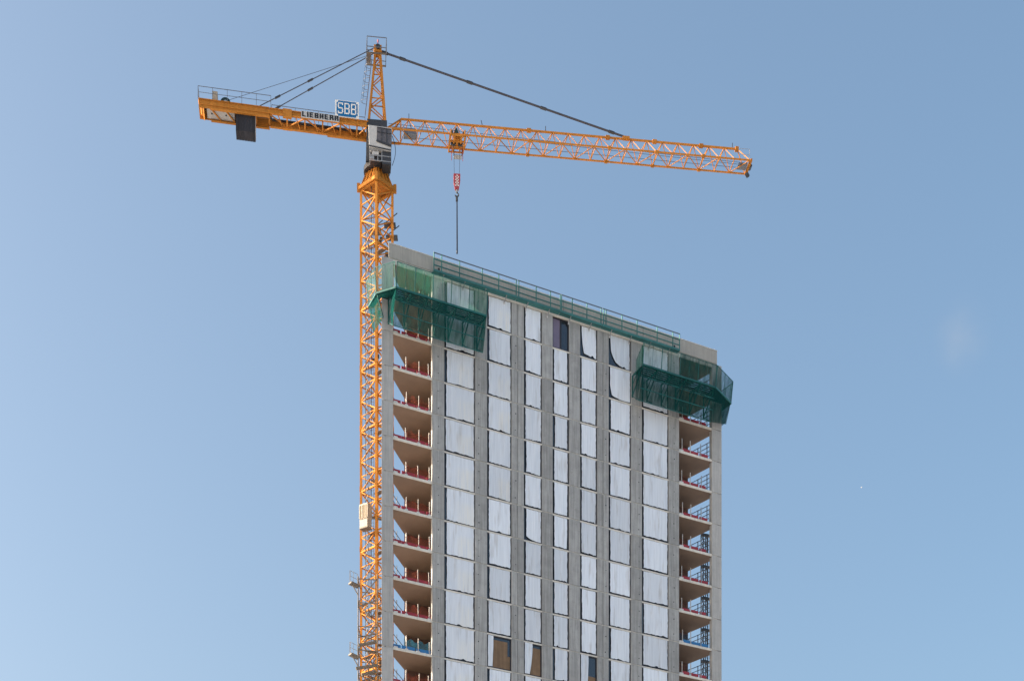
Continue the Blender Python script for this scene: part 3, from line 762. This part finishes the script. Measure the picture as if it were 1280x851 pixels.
# tower head
HB = [(-0.72, -0.55), (0.72, -0.55), (0.72, 0.55), (-0.72, 0.55)]; HT = [(-0.12, -0.28), (0.28, -0.28), (0.28, 0.28), (-0.12, 0.28)]
Z0, Z1 = 101.4, 107.65
def hp(i, t): return Vector((HB[i % 4][0] + (HT[i % 4][0] - HB[i % 4][0]) * t, HB[i % 4][1] + (HT[i % 4][1] - HB[i % 4][1]) * t, Z0 + (Z1 - Z0) * t))
mb = MB()
for i in range(4): mb.bar(hp(i, 0), hp(i, 1), 0.085)
head = crane(amap(mb), 'tower_head', 'orange')
ts = [0, 0.17, 0.33, 0.48, 0.62, 0.75, 0.87, 1.0]
for q in range(7):
    for i in range(4):
        a, b = (i, i + 1) if (q + i) % 2 else (i + 1, i)
        crane(amap(MB().bar(hp(a, ts[q]), hp(b, ts[q + 1]), 0.034)), 'diagonal', 'orange', head)
        if q in (2, 5): crane(amap(MB().bar(hp(i, ts[q]), hp(i + 1, ts[q]), 0.034)), 'strut', 'orange', head)
crane(amap(MB().box(-0.25, 0.4, -0.38, 0.38, 107.55, 108.1)), 'head_block', 'orange', head)
crane(amap(MB().bar((0.08, -.5, 107.9), (0.08, .5, 107.9), 0.2, 12)), 'sheave', 'dark', head)
crane(amap(MB().bar((0.1, 0, 108.05), (0.1, 0, 108.75), 0.025)), 'beacon_mast', 'redwhite', head)
crane(amap(MB().bar((0.1, 0, 108.6), (0.1, 0, 108.8), 0.06, 8)), 'beacon', 'redwhite', head)
# cage round the head
cz0, cz1 = 107.1, 108.45
ca = [(-0.85, -0.75), (0.8, -0.75), (0.8, 0.75), (-0.85, 0.75)]
cg = crane(amap(MB().box(-0.85, 0.8, -0.75, -0.6, cz0, cz0 + 0.05).box(-.85, .8, .6, .75, cz0, cz0 + .05).box(-.85, -.5, -.6, .6, cz0 + .002, cz0 + .048)), 'head_platform', 'scaf')
for i in range(4):
    p, q = ca[i], ca[(i + 1) % 4]
    for z in (cz0 + .5, cz1): crane(amap(MB().bar((*p, z), (*q, z), 0.024)), 'platform_rail', 'rail', cg)
    crane(amap(MB().bar((*p, cz0), (*p, cz1), 0.026)), 'platform_post', 'rail', cg)
# ladder with hoops
lad = MB()
for b in (-0.2, 0.2): lad.bar((-1.0, b, 102.2), (-0.42, b, 107.1), 0.02)
for i in range(18):
    t = i / 17; a = -1.0 + .58 * t; z = 102.2 + 4.9 * t
    lad.bar((a, -.2, z), (a, .2, z), 0.013)
ld = crane(amap(lad), 'head_ladder', 'rail')
for i in range(7):
    t = 0.25 + 0.75 * i / 6; a = -1.0 + .58 * t; z = 102.2 + 4.9 * t
    h = MB(); pv = None
    for s in range(9):
        an = math.pi * s / 8; p = (a - 0.5 * math.sin(an), 0.3 * math.cos(an), z)
        if pv: h.bar(pv, p, 0.012)
        pv = p
    crane(amap(h), 'ladder_hoop', 'rail', ld)
hv = MB()
for an in (0.25, 0.5, 0.75):
    s_, c_ = math.sin(math.pi * an), math.cos(math.pi * an)
    hv.bar((-1.0 + .58 * .25 - .5 * s_, .3 * c_, 102.2 + 4.9 * .25), (-.42 - .5 * s_, .3 * c_, 107.1), 0.01)
crane(amap(hv), 'ladder_guard', 'rail', ld)
# jib
ZJ = 100.7; JW = 0.86; JH = 1.5; A0_, A1_ = 2.05, 32.55; NB = 22; BAY = (A1_ - A0_) / NB
def jn(i): return A0_ + BAY * i
ATOP = jn(NB) - 1.0
mb = MB().bar((0.95, -JW, ZJ), (A1_ + .1, -JW, ZJ), 0.052).bar((0.95, JW, ZJ), (A1_ + .1, JW, ZJ), 0.052).bar((A0_, 0, ZJ + JH), (ATOP, 0, ZJ + JH), 0.066)
jib = crane(amap(mb), 'jib', 'orange')
for s in (-1, 1):
    crane(amap(MB().bar((0.85, s * JW * .85, ZJ + .1), (A0_ + .02, 0, ZJ + JH - .02), 0.06)), 'root_strut', 'orange', jib)
    for i in range(NB):
        am = jn(i) + BAY / 2
        if i == 0: crane(amap(MB().bar((jn(0), s * JW, ZJ), (A0_, 0, ZJ + JH), 0.036)), 'diagonal', 'orange', jib)
        if am > ATOP: continue
        crane(amap(MB().bar((jn(i), s * JW, ZJ), (am, 0, ZJ + JH), 0.025)), 'diagonal', 'orange', jib)
        crane(amap(MB().bar((am, 0, ZJ + JH), (jn(i + 1), s * JW, ZJ), 0.025)), 'diagonal', 'orange', jib)
    crane(amap(MB().bar((0.95, s * JW, ZJ), (jn(0), 0 if False else s * JW, ZJ), 0.075)), 'chord_shoe', 'orange', jib)
for i in range(NB + 1):
    crane(amap(MB().bar((jn(i), -JW, ZJ), (jn(i), JW, ZJ), 0.034)), 'cross_strut', 'orange', jib)
    if i < NB:
        s = 1 if i % 2 else -1
        crane(amap(MB().bar((jn(i), s * JW, ZJ), (jn(i + 1), -s * JW, ZJ), 0.027)), 'lower_brace', 'orange', jib)
crane(amap(MB().bar((0.95, -JW, ZJ), (jn(0), JW, ZJ), 0.027)), 'lower_brace', 'orange', jib)
for i in (8, 13, 16, 19):
    crane(amap(MB().bar((jn(i) - .18, 0, ZJ + JH), (jn(i) + .18, 0, ZJ + JH), 0.13)), 'section_joint', 'orange', jib)
    for s in (-1, 1): crane(amap(MB().bar((jn(i) - .14, s * JW, ZJ), (jn(i) + .14, s * JW, ZJ), 0.1)), 'section_joint', 'orange', jib)
crane(amap(MB().box(ATOP - .1, ATOP + .2, -.15, .15, ZJ + JH - .17, ZJ + JH + .15)), 'chord_end', 'orange', jib)
for s in (-1, 1): crane(amap(MB().bar((ATOP + .1, 0, ZJ + JH), (A1_, s * JW, ZJ), 0.032)), 'diagonal', 'orange', jib)
tip = crane(amap(MB().box(A1_ + .05, A1_ + .2, -JW - .1, JW + .1, ZJ - .1, ZJ + .1)), 'jib_tip', 'orange', jib)
crane(amap(MB().bar((A1_ + .25, -.25, ZJ), (A1_ + .25, .25, ZJ), .13, 10)), 'tip_sheave', 'dark', jib)
crane(amap(MB().bar((A1_ + .05, JW - .3, ZJ - .12), (A1_ + .3, JW - .1, ZJ - .3), .12)), 'rope_anchor', 'dark', jib)
crane(amap(MB().box(A1_ - .85, A1_ - .05, -.3, .5, ZJ + .06, ZJ + .10)), 'service_panel', 'rail', jib)
for z in (.5, 1.0):
    crane(amap(MB().bar((A1_ - .9, -.8, ZJ + z), (A1_, -.8, ZJ + z), .012)), 'tip_rail', 'galv', jib)
crane(amap(MB().bar((A1_, -.8, ZJ), (A1_, -.8, ZJ + 1.0), .014)), 'tip_rail', 'galv', jib)
crane(amap(MB().box(2.3, 3.4, -.35, .35, ZJ + .06, ZJ + .5)), 'trolley_winch', 'rail', jib)
for a in (2.75, 9.1, 14.6, 31.2):
    crane(amap(MB().bar((a, 0, ZJ + JH), (a - .12 * (a == 9.1), 0, ZJ + JH + .5), 0.025)), 'marker_light', 'dark', jib)
# hoist ropes running inside the jib
mb = MB()
for b, z in ((-.12, .95), (.12, .9)): mb.bar((1.0, b, ZJ + z), (A1_, b, ZJ + .25), .012)
mb.bar((2.6, .3, ZJ + .2), (A1_, .3, ZJ + .1), .012)
crane(amap(mb), 'hoist_rope', 'rope', jib)
# jib pendant bars
AP = 21.7
pen = MB()
for b in (-.11, .11): pen.bar((0.3, b * .5, 107.85), (AP, b * .5, ZJ + JH + .16), 0.036)
pen = crane(amap(pen), 'jib_pendant', 'rope')
for t in (0.02, 0.09, 0.36, 0.66, 0.94):
    p = Vector((0.3, 0, 107.85)).lerp(Vector((AP, 0, ZJ + JH + .16)), t); d = (Vector((AP, 0, ZJ + JH + .16)) - Vector((.3, 0, 107.85))).normalized()
    crane(amap(MB().bar(p - d * .28, p + d * .24, .06, w=.12)), 'pendant_joint', 'dark', pen)
crane(amap(MB().box(AP - .3, AP + .3, -.14, .14, ZJ + JH - .05, ZJ + JH + .2)), 'pendant_lug', 'orange', jib)
# counter-jib
CT = 0.046
def cz(a, z=0.0): return 101.2 - a * CT - 0.04 + z      # top of girders; a is negative
def cbox(a0, a1, b0, b1, z0, z1, mb=None):
    mb = mb or MB()
    return mb.hexa([(a0, b0, cz(a0, z0)), (a1, b0, cz(a1, z0)), (a1, b1, cz(a1, z0)), (a0, b1, cz(a0, z0))],
                   [(a0, b0, cz(a0, z1)), (a1, b0, cz(a1, z1)), (a1, b1, cz(a1, z1)), (a0, b1, cz(a0, z1))])
CB = 0.70
cj = MB()
for s in (-1, 1):
    b0, b1 = sorted((s * CB, s * (CB - .05)))
    cbox(-14.95, -9.1, b0, b1, -.66, 0, cj); cbox(-9.1, -0.75, b0, b1, -.36 if s < 0 else -.5, -.02, cj)
cj = crane(amap(cj), 'counter_jib', 'orange')
for s in (-1, 1):
    b0, b1 = sorted((s * (CB + .10), s * (CB - .12)))
    crane(amap(cbox(-14.97, -9.08, b0, b1, 0.002, 0.06)), 'flange', 'orange', cj)
    crane(amap(cbox(-14.0, -9.08, b0, b1, -.72, -.662)), 'flange', 'orange', cj)
    crane(amap(cbox(-14.8, -9.08, b0 + .04, b1 - .04, -.42, -.36)), 'flange', 'orange', cj)
    crane(amap(cbox(-9.06, -0.75, b0, b1, -.018, 0.04)), 'flange', 'orange', cj)
    crane(amap(cbox(-9.06, -0.75, b0, b1, -.42 if s < 0 else -.56, -.362 if s < 0 else -.502)), 'flange', 'orange', cj)
    crane(amap(cbox(-7.95, -7.2, b0 - .01, b1 + .01, -.58, .12)), 'gusset', 'orange', cj)
    if s > 0: crane(amap(cbox(-4.2, -0.8, b0 - .02, b1 + .02, -.66, -.562)), 'flange', 'orange', cj)
an = [-14.9, -13.6, -12.2, -10.2, -9.1, -7.6, -6.1, -4.6, -3.1, -1.7, -0.85]
for i, a in enumerate(an):
    crane(amap(MB().bar((a, -CB + .06, cz(a, -.45)), (a, CB - .06, cz(a, -.45)), .06)), 'cross_beam', 'orange', cj)
    if 3 < i < len(an) - 1:
        m_ = (a + an[i + 1]) / 2
        s = 1 if i % 2 else -1
        crane(amap(MB().bar((a, s * (CB - .06), cz(a, -.40)), (an[i + 1], -s * (CB - .06), cz(an[i + 1], -.40)), .04)), 'brace', 'orange', cj)
        crane(amap(MB().bar((m_, -CB + .06, cz(m_, -.42)), (m_ + .35, CB - .06, cz(m_, -.48)), .03)), 'brace', 'orange', cj)
crane(amap(MB().hexa([(-14.55, -CB, cz(-14.5, -.72)), (-14.5, -CB, cz(-14.5, -.72)), (-14.5, CB, cz(-14.5, -.72)), (-14.55, CB, cz(-14.5, -.72))],
                     [(-15.0, -CB, cz(-14.9, 0)), (-14.95, -CB, cz(-14.9, 0)), (-14.95, CB, cz(-14.9, 0)), (-15.0, CB, cz(-14.9, 0))])), 'end_plate', 'orange', cj)
crane(amap(cbox(-14.3, -12.0, -CB + .07, CB - .07, -.56, -.46)), 'ballast_tray', 'ballastside', cj)
for a in (-13.9, -12.7):
    crane(amap(MB().bar((a, 0, cz(a, -.58)), (a, 0, cz(a, -.54)), .09, 8)), 'drain_hole', 'black', cj)
    crane(amap(MB().bar((a, -CB + .1, cz(a, -.62)), (a + .7, CB - .1, cz(a, -.64)), .045)), 'brace', 'orange', cj)
# walkway grating on the counter-jib
crane(amap(cbox(-14.9, -8.9, -.5, .5, -.02, 0.0)), 'grating', 'scaf', cj)
crane(amap(cbox(-8.9, -1.0, .3, .6, -.10, -.06)), 'grating', 'dark', cj)
# counterweight slabs
for i in range(7):
    a = -11.88 + i * 0.232
    o = crane(amap(MB().box(a, a + 0.222, -.58 + .01 * (i % 2), .58, 99.62 - 0.012 * i, 101.4)), 'counterweight', 'ballast')
    crane(amap(MB().bar((a + .1, -.5, 101.42), (a + .1, .5, 101.42), .05)), 'hanger', 'dark', o)
crane(amap(MB().box(-10.255, -10.235, -.56, .56, 99.6, 101.45)), 'counterweight_face', 'ballastside')
# machinery and railing
crane(amap(MB().bar((-12.76, -.25, cz(-12.76, .38)), (-12.76, .35, cz(-12.76, .38)), .42, 16)), 'winch_drum', 'tealdark')
crane(amap(MB().bar((-12.76, -.3, cz(-12.76, .38)), (-12.76, .4, cz(-12.76, .38)), .16, 12)), 'winch_axle', 'galv')
crane(amap(cbox(-13.85, -13.4, -.5, .1, 0.06, 1.0)), 'switch_cabinet', 'cream')
crane(amap(cbox(-11.9, -10.3, -.35, .35, 0.06, .34)), 'hoist_gearbox', 'tealdark')
def rail_run(a0, a1, b, base, n, name):
    mb = crane(amap(MB().bar((a0, b, cz(a0, base + 1.05)), (a1, b, cz(a1, base + 1.05)), .018)), name, 'rail')
    crane(amap(MB().bar((a0, b, cz(a0, base + .55)), (a1, b, cz(a1, base + .55)), .014)), 'mid_rail', 'rail', mb)
    for i in range(n + 1):
        a = a0 + (a1 - a0) * i / n
        crane(amap(MB().bar((a, b, cz(a, base)), (a, b, cz(a, base + 1.05)), .018)), 'rail_post', 'rail', mb)
rail_run(-15.0, -8.95, -.78, 0, 5, 'deck_rail'); rail_run(-15.0, -8.95, .78, 0, 5, 'deck_rail')
rail_run(-8.9, -1.0, .70, 0.0, 5, 'deck_rail'); rail_run(-8.9, -1.0, .12, -.1, 4, 'deck_rail')
e = crane(amap(MB().bar((-15, -.78, cz(-15, 1.05)), (-15, .78, cz(-15, 1.05)), .018)), 'deck_rail', 'rail')
crane(amap(MB().bar((-15, -.78, cz(-15, .55)), (-15, .78, cz(-15, .55)), .014)), 'mid_rail', 'rail', e)
# counter-jib pendants
for s in (-1, 1):
    p = Vector((-9.95, s * .66, cz(-9.95, .1))); q = Vector((-0.15, s * .3, 107.9))
    o = crane(amap(MB().bar(p, q, .027)), 'counter_jib_pendant', 'rope')
    d = (q - p).normalized()
    for t in (0.16, 0.44): crane(amap(MB().bar(p.lerp(q, t) - d * .27, p.lerp(q, t) + d * .25, .055, w=.07)), 'pendant_joint', 'dark', o)
crane(amap(MB().bar((-12.7, .1, cz(-12.7, .75)), (-.1, 0, 107.65), .012)), 'hoist_rope', 'rope')
# signs
a0, a1 = -6.42, -3.2
lb = crane(amap(cbox(a0, a1, -CB - .175, -CB - .13, -.47, .07)), 'maker_sign', 'cabwhite')
STROKES = {'L': 'lb', 'I': 'i', 'E': 'ltmb', 'B': 'ltmbrq', 'H': 'lrqm', 'R': 'ltmrd'}
lw, lh, lt = 0.33, 0.42, 0.125
xx = a0 + 0.08
for ch in 'LIEBHERR':
    out = MB(); h2 = 0.075
    w_ = lt if ch == 'I' else lw
    def put(x0, x1, z0, z1):
        base = -.40
        b_ = cbox(xx + x0, xx + x1, -CB - .20, -CB - .178, base + z0, base + z1); n0 = len(out.v)
        out.v += b_.v; out.f += [tuple(i + n0 for i in f) for f in b_.f]
    for k_ in STROKES[ch]:
        if k_ in 'li': put(0, lt, 0, lh)
        elif k_ == 't': put(lt, w_ - .02, lh - h2, lh)
        elif k_ == 'm': put(lt, w_ - .04, lh / 2 - h2 / 2, lh / 2 + h2 / 2)
        elif k_ == 'b': put(lt, w_ - .02, 0, h2)
        elif k_ == 'r': put(w_ - lt, w_, lh / 2 + (.02 if ch != 'H' else -.01), lh - .02 * (ch != 'H'))
        elif k_ == 'q': put(w_ - lt, w_, .02 * (ch != 'H'), lh / 2 - (.02 if ch != 'H' else -.01))
        elif k_ == 'd': put(w_ - lt * .9, w_ + .02, 0, lh / 2 - h2 / 2)
    crane(amap(out), 'lettering', 'black', lb)
    xx += w_ + .09
# SBB board
s0, s1, zb0, zb1 = -3.55, -1.55, 101.32, 102.72
bb = -CB - .18
zt_ = lambda a: (-(a - s0) * 0.035)
def sbox(a0, a1, z0, z1, y0, y1):
    return amap(MB().hexa([(a0, y0, z0 + zt_(a0)), (a1, y0, z0 + zt_(a1)), (a1, y1, z0 + zt_(a1)), (a0, y1, z0 + zt_(a0))],
                          [(a0, y0, z1 + zt_(a0)), (a1, y0, z1 + zt_(a1)), (a1, y1, z1 + zt_(a1)), (a0, y1, z1 + zt_(a0))]))
sg = crane(sbox(s0, s1, zb0, zb1, bb, bb + .06), 'company_sign', 'white')
crane(sbox(s0 + .24, s1 - .24, zb0 + .05, zb1 - .05, bb - .012, bb - .002), 'blue_field', 'signblue', sg)
crane(sbox(s0 + .12, s1 - .12, zb0 + .20, zb1 - .20, bb - .022, bb - .013), 'blue_field', 'signblue', sg)
def letter(ch, l, wd, z0, h):
    t = .10
    mb = []
    y0, y1 = bb - .036, bb - .023
    bars = [(0, wd, 0, t), (0, wd, h / 2 - t / 2, h / 2 + t / 2), (0, wd, h - t, h)]
    if ch == 'B':
        bars = [(0, wd - .07, 0, t), (0, wd - .04, h / 2 - t / 2, h / 2 + t / 2), (0, wd - .07, h - t, h)]
        bars += [(0, t, t, h / 2 - t / 2), (0, t, h / 2 + t / 2, h - t), (wd - t, wd, t, h / 2 - t / 2), (wd - t, wd, h / 2 + t / 2, h - t)]
    else:
        bars = [(0, wd - .05, 0, t), (.05, wd - .05, h / 2 - t / 2, h / 2 + t / 2), (.05, wd, h - t, h)]
        bars += [(0, t, h / 2 + t / 2, h - t), (wd - t, wd, t, h / 2 - t / 2), (0, t, t, t + .1), (wd - t, wd, h - t - .1, h - t)]
    out = MB()
    for x0, x1, q0, q1 in bars:
        b_ = sbox(l + x0, l + x1, z0 + q0, z0 + q1, y0, y1); n0 = len(out.v)
        out.v += b_.v; out.f += [tuple(i + n0 for i in f) for f in b_.f]
    crane(out, 'lettering', 'white', sg)
for i, ch in enumerate('SBB'): letter(ch, s0 + .22 + i * .555, .45, zb0 + .26, .92)
for a in (s0 + .3, s1 - .3): crane(amap(MB().bar((a, bb + .09, cz(a, -.05)), (a, bb + .09, zb1 - .1), .03)), 'sign_post', 'rail', sg)
# trolley, hook block, sling
AT = 6.88
tr = MB()
for a in (-.62, -.28, .32, .62): tr.bar((AT + a, -JW - .16, ZJ - .22), (AT + a, JW + .16, ZJ - .22), .06)
for b in (-JW - .16, JW + .16, -.3, .3): tr.bar((AT - .68, b, ZJ - .2), (AT + .68, b, ZJ - .2), .05)
for a in (-.6, .6):
    for b in (-JW - .16, JW + .16): tr.bar((AT + a, b, ZJ - .25), (AT + a, b, ZJ + .28), .06)
tro = crane(amap(tr), 'trolley', 'orange')
for a in (-.5, .5):
    for b in (-JW - .02, JW + .02): crane(amap(MB().bar((AT + a, b - .04, ZJ + .14), (AT + a, b + .04, ZJ + .14), .10, 10)), 'wheel', 'dark', tro)
for a in (-.3, .3): crane(amap(MB().bar((AT + a, -.1, ZJ - .15), (AT + a, .1, ZJ - .15), .22, 12)), 'sheave', 'dark', tro)
crane(amap(MB().box(AT - .35, AT + .28, -.5, .5, ZJ - .18, ZJ + .12)), 'trolley_frame', 'orange', tro)
crane(amap(MB().hexa([(AT - .3, -JW, ZJ + .1), (AT + .1, -JW, ZJ + .1), (AT + .1, -JW + .4, ZJ + .1), (AT - .3, -JW + .4, ZJ + .1)],
                     [(AT - .15, -JW + .1, ZJ + .6), (AT - .05, -JW + .1, ZJ + .6), (AT - .05, -JW + .3, ZJ + .6), (AT - .15, -JW + .3, ZJ + .6)])), 'service_lamp', 'tealdark', tro)
bk = crane(amap(MB().box(AT - .2, AT + .5, JW - .25, JW + .25, ZJ - .75, ZJ - .7)), 'service_basket', 'galv', tro)
for a in (-.2, .5):
    crane(amap(MB().bar((AT + a, JW - .25, ZJ - .75), (AT + a, JW - .25, ZJ - .2), .03)), 'basket_post', 'dark', tro)
for a in (-.42, .55): crane(amap(MB().bar((AT + a, JW * .5, ZJ - 1.35), (AT + a, JW * .5, ZJ - .2), .022)), 'guide_bar', 'redwhite', tro)
for a in (-.27, .27): crane(amap(MB().bar((AT + a, 0, ZJ - .2), (AT + a * .8, 0, 97.75), .013)), 'fall_rope', 'rope', tro)
hk = amap(MB().hexa([(AT - .16, -.14, 96.55), (AT + .16, -.14, 96.55), (AT + .16, .14, 96.55), (AT - .16, .14, 96.55)],
                    [(AT - .28, -.17, 97.2), (AT + .28, -.17, 97.2), (AT + .28, .17, 97.2), (AT - .28, .17, 97.2)])
          .hexa([(AT - .28, -.17, 97.2), (AT + .28, -.17, 97.2), (AT + .28, .17, 97.2), (AT - .28, .17, 97.2)],
                [(AT - .29, -.17, 97.82), (AT + .29, -.17, 97.82), (AT + .29, .17, 97.82), (AT - .29, .17, 97.82)]))
hk = crane(hk, 'hook_block', 'redwhite')
for r_ in range(8):
    for c_ in range(3):
        if (r_ + c_) % 2: continue
        z = 96.75 + r_ * .12; a = AT - .15 + c_ * .105
        crane(amap(MB().box(a, a + .1, -.186, -.172 if r_ > 2 else -.15, z, z + .115)), 'white_check', 'white', hk)
crane(amap(MB().bar((AT, 0, 96.3), (AT, 0, 96.6), .09, 8)), 'hook_swivel', 'galv', hk)
mb = MB(); pv = None
for i in range(11):
    t = math.pi * (0.5 - 1.45 * i / 10); p = (AT + .15 * math.cos(t), 0, 96.1 + .17 * math.sin(t))
    if pv: mb.bar(pv, p, .05, 6)
    pv = p
crane(amap(mb), 'hook', 'dark', hk)
sl_ = crane(amap(MB().bar((AT, -.03, 91.25), (AT, -.03, 96.0), .035).bar((AT + .06, .03, 91.35), (AT + .03, .03, 96.0), .03)), 'sling', 'rope')
crane(amap(MB().bar((AT, 0, 95.55), (AT, 0, 96.0), .1, 8)), 'sling_ring', 'dark', sl_)
crane(amap(MB().bar((AT + .02, 0, 91.05), (AT + .02, 0, 91.35), .07, 6)), 'sling_hook', 'dark', sl_)

# ------------------------------------------------------------------ hoist car riding on the mast
def img(x, y, Y): return Vector(((x - 640) / F * Y, Y, CAMZ + (HOR - y) / F * Y))
hc = img(457.0, 660, 135.4)
HZ = hc.z
H_ = root('hoist_car', hc, 'cream boxy hoist car riding on the crane mast', 'hoist', rz=R(-30))
HWD, HD, HH = 0.40, 0.31, 1.95
bevel(MB().box(-HWD, HWD, -HD, HD, 0, 0.75).build('lower_panel', 'cream', H_), .02)
MB().box(-HWD - .02, HWD + .02, -HD - .02, HD + .02, HH - .12, HH).build('car_roof', 'cream', H_)
MB().box(-HWD - .02, HWD + .02, -HD - .02, HD + .02, -0.1, -.003).build('car_floor', 'scaf', H_)
for x in (-HWD, HWD):
    for y in (-HD, HD): MB().box(x - .03, x + .03, y - .03, y + .03, .75, HH - .12).build('corner_post', 'cream', H_)
for x in (-.16, .18): MB().box(x - .03, x + .03, -HD - .012, -HD + .012, .75, HH - .12).build('mullion', 'cream', H_)
MB().box(-HWD, HWD, HD - .01, HD + .01, .75, HH - .12).build('back_mesh', 'netcream', H_)
MB().box(-HWD + .03, HWD - .03, -HD - .004, -HD + .004, .75, HH - .12).build('front_mesh', 'netcream', H_)
MB().box(HWD - .01, HWD + .01, -HD + .03, HD - .03, .75, HH - .12).build('side_panel', 'cream', H_)
MB().box(-HWD + .05, HWD - .05, -HD - .03, -HD - .012, .66, .72).build('handle_bar', 'scaf', H_)
MB().bar((.3, HD, 1.0), (.9, HD + .9, 1.0), .06).build('guide_roller_arm', 'scaf', H_)

# ------------------------------------------------------------------ scaffold tie tower clasping the mast
S0 = img(459.5, 720, 135.0)
T_ = root('scaffold_tower', (S0.x, S0.y, 0), 'brown steel scaffold tower clasping the crane mast, with two small side brackets', 'scaffold')
def W_(x, y, Y): p = img(x, y, Y); return p - Vector((S0.x, S0.y, 0))
YS = 135.0
zt1 = img(447.6, 720, YS).z; zt2 = img(471.8, 717, YS).z
xa = W_(447.6, 0, YS).x; xb = W_(471.8, 0, YS).x
ybk = 2.6
for x, zt_2 in ((xa, zt1), (xb, zt2)):
    for y in (0, ybk): MB().bar((x, y, 0), (x, y, zt_2), 0.05, 6).build('standard', 'scaf', T_)
z = zt1 - 0.2; i = 0
while z > 46:
    for y in (0, ybk): MB().bar((xa, y, z), (xb, y, z - .1), 0.035).build('ledger', 'scaf', T_)
    MB().bar((xa, 0, z), (xa, ybk, z), 0.035).build('transom', 'scaf', T_)
    if i % 2 == 0: MB().bar((xa, 0, z - 2.0), (xb, 0, z), 0.035).build('brace', 'scaf', T_)
    else: MB().bar((xa, 0, z), (xb, 0, z - 2.0), 0.035).build('brace', 'scaf', T_)
    z -= 2.0; i += 1
for yy, dx0, dx1 in ((806, 448.5, 470.5), (835, 445, 471.5), (843, 452, 470)):
    p = W_(dx0, yy, YS - .25); q = W_(dx1, yy - 4, YS + .15)
    MB().bar(p, q, 0.11, w=0.09).build('tie_beam', 'scaf', T_)
    p2 = p + Vector((0.1, ybk + .4, 0)); q2 = q + Vector((0.1, ybk, 0))
    MB().bar(p2, q2, 0.11, w=0.09).build('tie_beam', 'scaf', T_)
rq = random.Random(5)
for q in range(26):
    z = rq.uniform(47, zt1 - 1.0); x = rq.uniform(xa + .2, xb - .1); ln = rq.uniform(.4, 1.2)
    y0 = rq.choice((0.1, ybk - .2))
    if q % 3 == 0: MB().box(x - .25, x + .35, y0, y0 + .5, z, z + .05).build('board', 'scaf', T_)
    elif q % 3 == 1: MB().bar((x, y0, z), (x + rq.uniform(-.4, .4), y0, z + ln), .03).build('tube', 'scaf', T_)
    else: MB().bar((xa, y0, z), (xb, y0, z + rq.uniform(-.6, .6)), .035).build('tube', 'scaf', T_)
for yy in (733, 822):
    c = W_(448, yy, YS); l = W_(437.5, yy - 5, YS - .5)
    pf = MB().bar(c, l, 0.07, w=0.25).build('bracket_platform', 'scaf', T_)
    for f in (0.1, 0.55, 1.0):
        p = c.lerp(l, f) + Vector((0, -.2, 0)); MB().bar(p, p + Vector((0, 0, .95)), .018).build('rail_post', 'galv', pf)
    for h in (.5, .95): MB().bar(c + Vector((0, -.2, h)), l + Vector((0, -.2, h)), .015).build('rail', 'galv', pf)
    MB().bar(l + Vector((0, .25, 0)), l + Vector((0, .25, .95)), .018).build('rail_post', 'galv', pf)
    MB().bar(l + Vector((0, .25, .95)), l + Vector((0, -.2, .95)), .015).build('rail', 'galv', pf)
    MB().bar(c + Vector((0, 0, -.75)), c.lerp(l, .8), .03).build('bracket_strut', 'scaf', pf)
# lattice mast of a second hoist behind the far corner
hb = world(RPOLY(5) + 0.2, 5.2, 0)
q0 = img(880.5, 668, 152.5)
G_ = root('hoist_mast', (q0.x, q0.y, 0), 'thin dark lattice hoist mast behind the open floors away from the crane', 'hoist mast', rz=R(20))
ht = 0.24
for x in (-ht, ht):
    for y in (-ht, ht): MB().bar((x, y, 0), (x, y, q0.z), .035).build('leg', 'dark', G_)
z = q0.z; i = 0
while z > 50:
    mb = MB()
    for s in range(4):
        p = [(-ht, -ht), (ht, -ht), (ht, ht), (-ht, ht)]
        a, b = p[s], p[(s + 1) % 4]
        mb.bar((*a, z - .02), (*b, z - .02), .02); mb.bar((*a, z - .75), (*b, z), .018)
    mb.build('lattice_bay', 'dark', G_)
    if i % 4 == 0: MB().box(-.5, .55, -.5, -.2, z - .3, z - .15).build('wall_tie', 'dark', G_)
    z -= .75; i += 1

# ------------------------------------------------------------------ a bird far off
bp_ = img(1077, 609, 420)
Bd = root('bird', bp_, 'tiny white bird far off in the empty blue sky', 'bird')
body = MB()
ringp = [(-.22, .01), (-.12, .05), (0.02, .065), (.12, .05), (.2, .035), (.26, .005)]
for (x0, r0), (x1, r1) in zip(ringp[:-1], ringp[1:]): body.bar((x0, 0, 0), (x1, 0, 0), r0, 8, r2=r1)
body.build('bird_body', 'white', Bd, smooth=True)
for s in (-1, 1):
    MB().hexa([(-.08, s * .04, .02), (.08, s * .04, .02), (.09, s * .28, .10), (-.02, s * .28, .10)],
              [(-.08, s * .04, .035), (.08, s * .04, .035), (.09, s * .28, .112), (-.02, s * .28, .112)]).hexa(
        [(-.02, s * .28, .10), (.09, s * .28, .10), (-.10, s * .58, .04), (-.13, s * .58, .04)],
        [(-.02, s * .28, .112), (.09, s * .28, .112), (-.10, s * .58, .046), (-.13, s * .58, .046)]).build('wing', 'white', Bd)
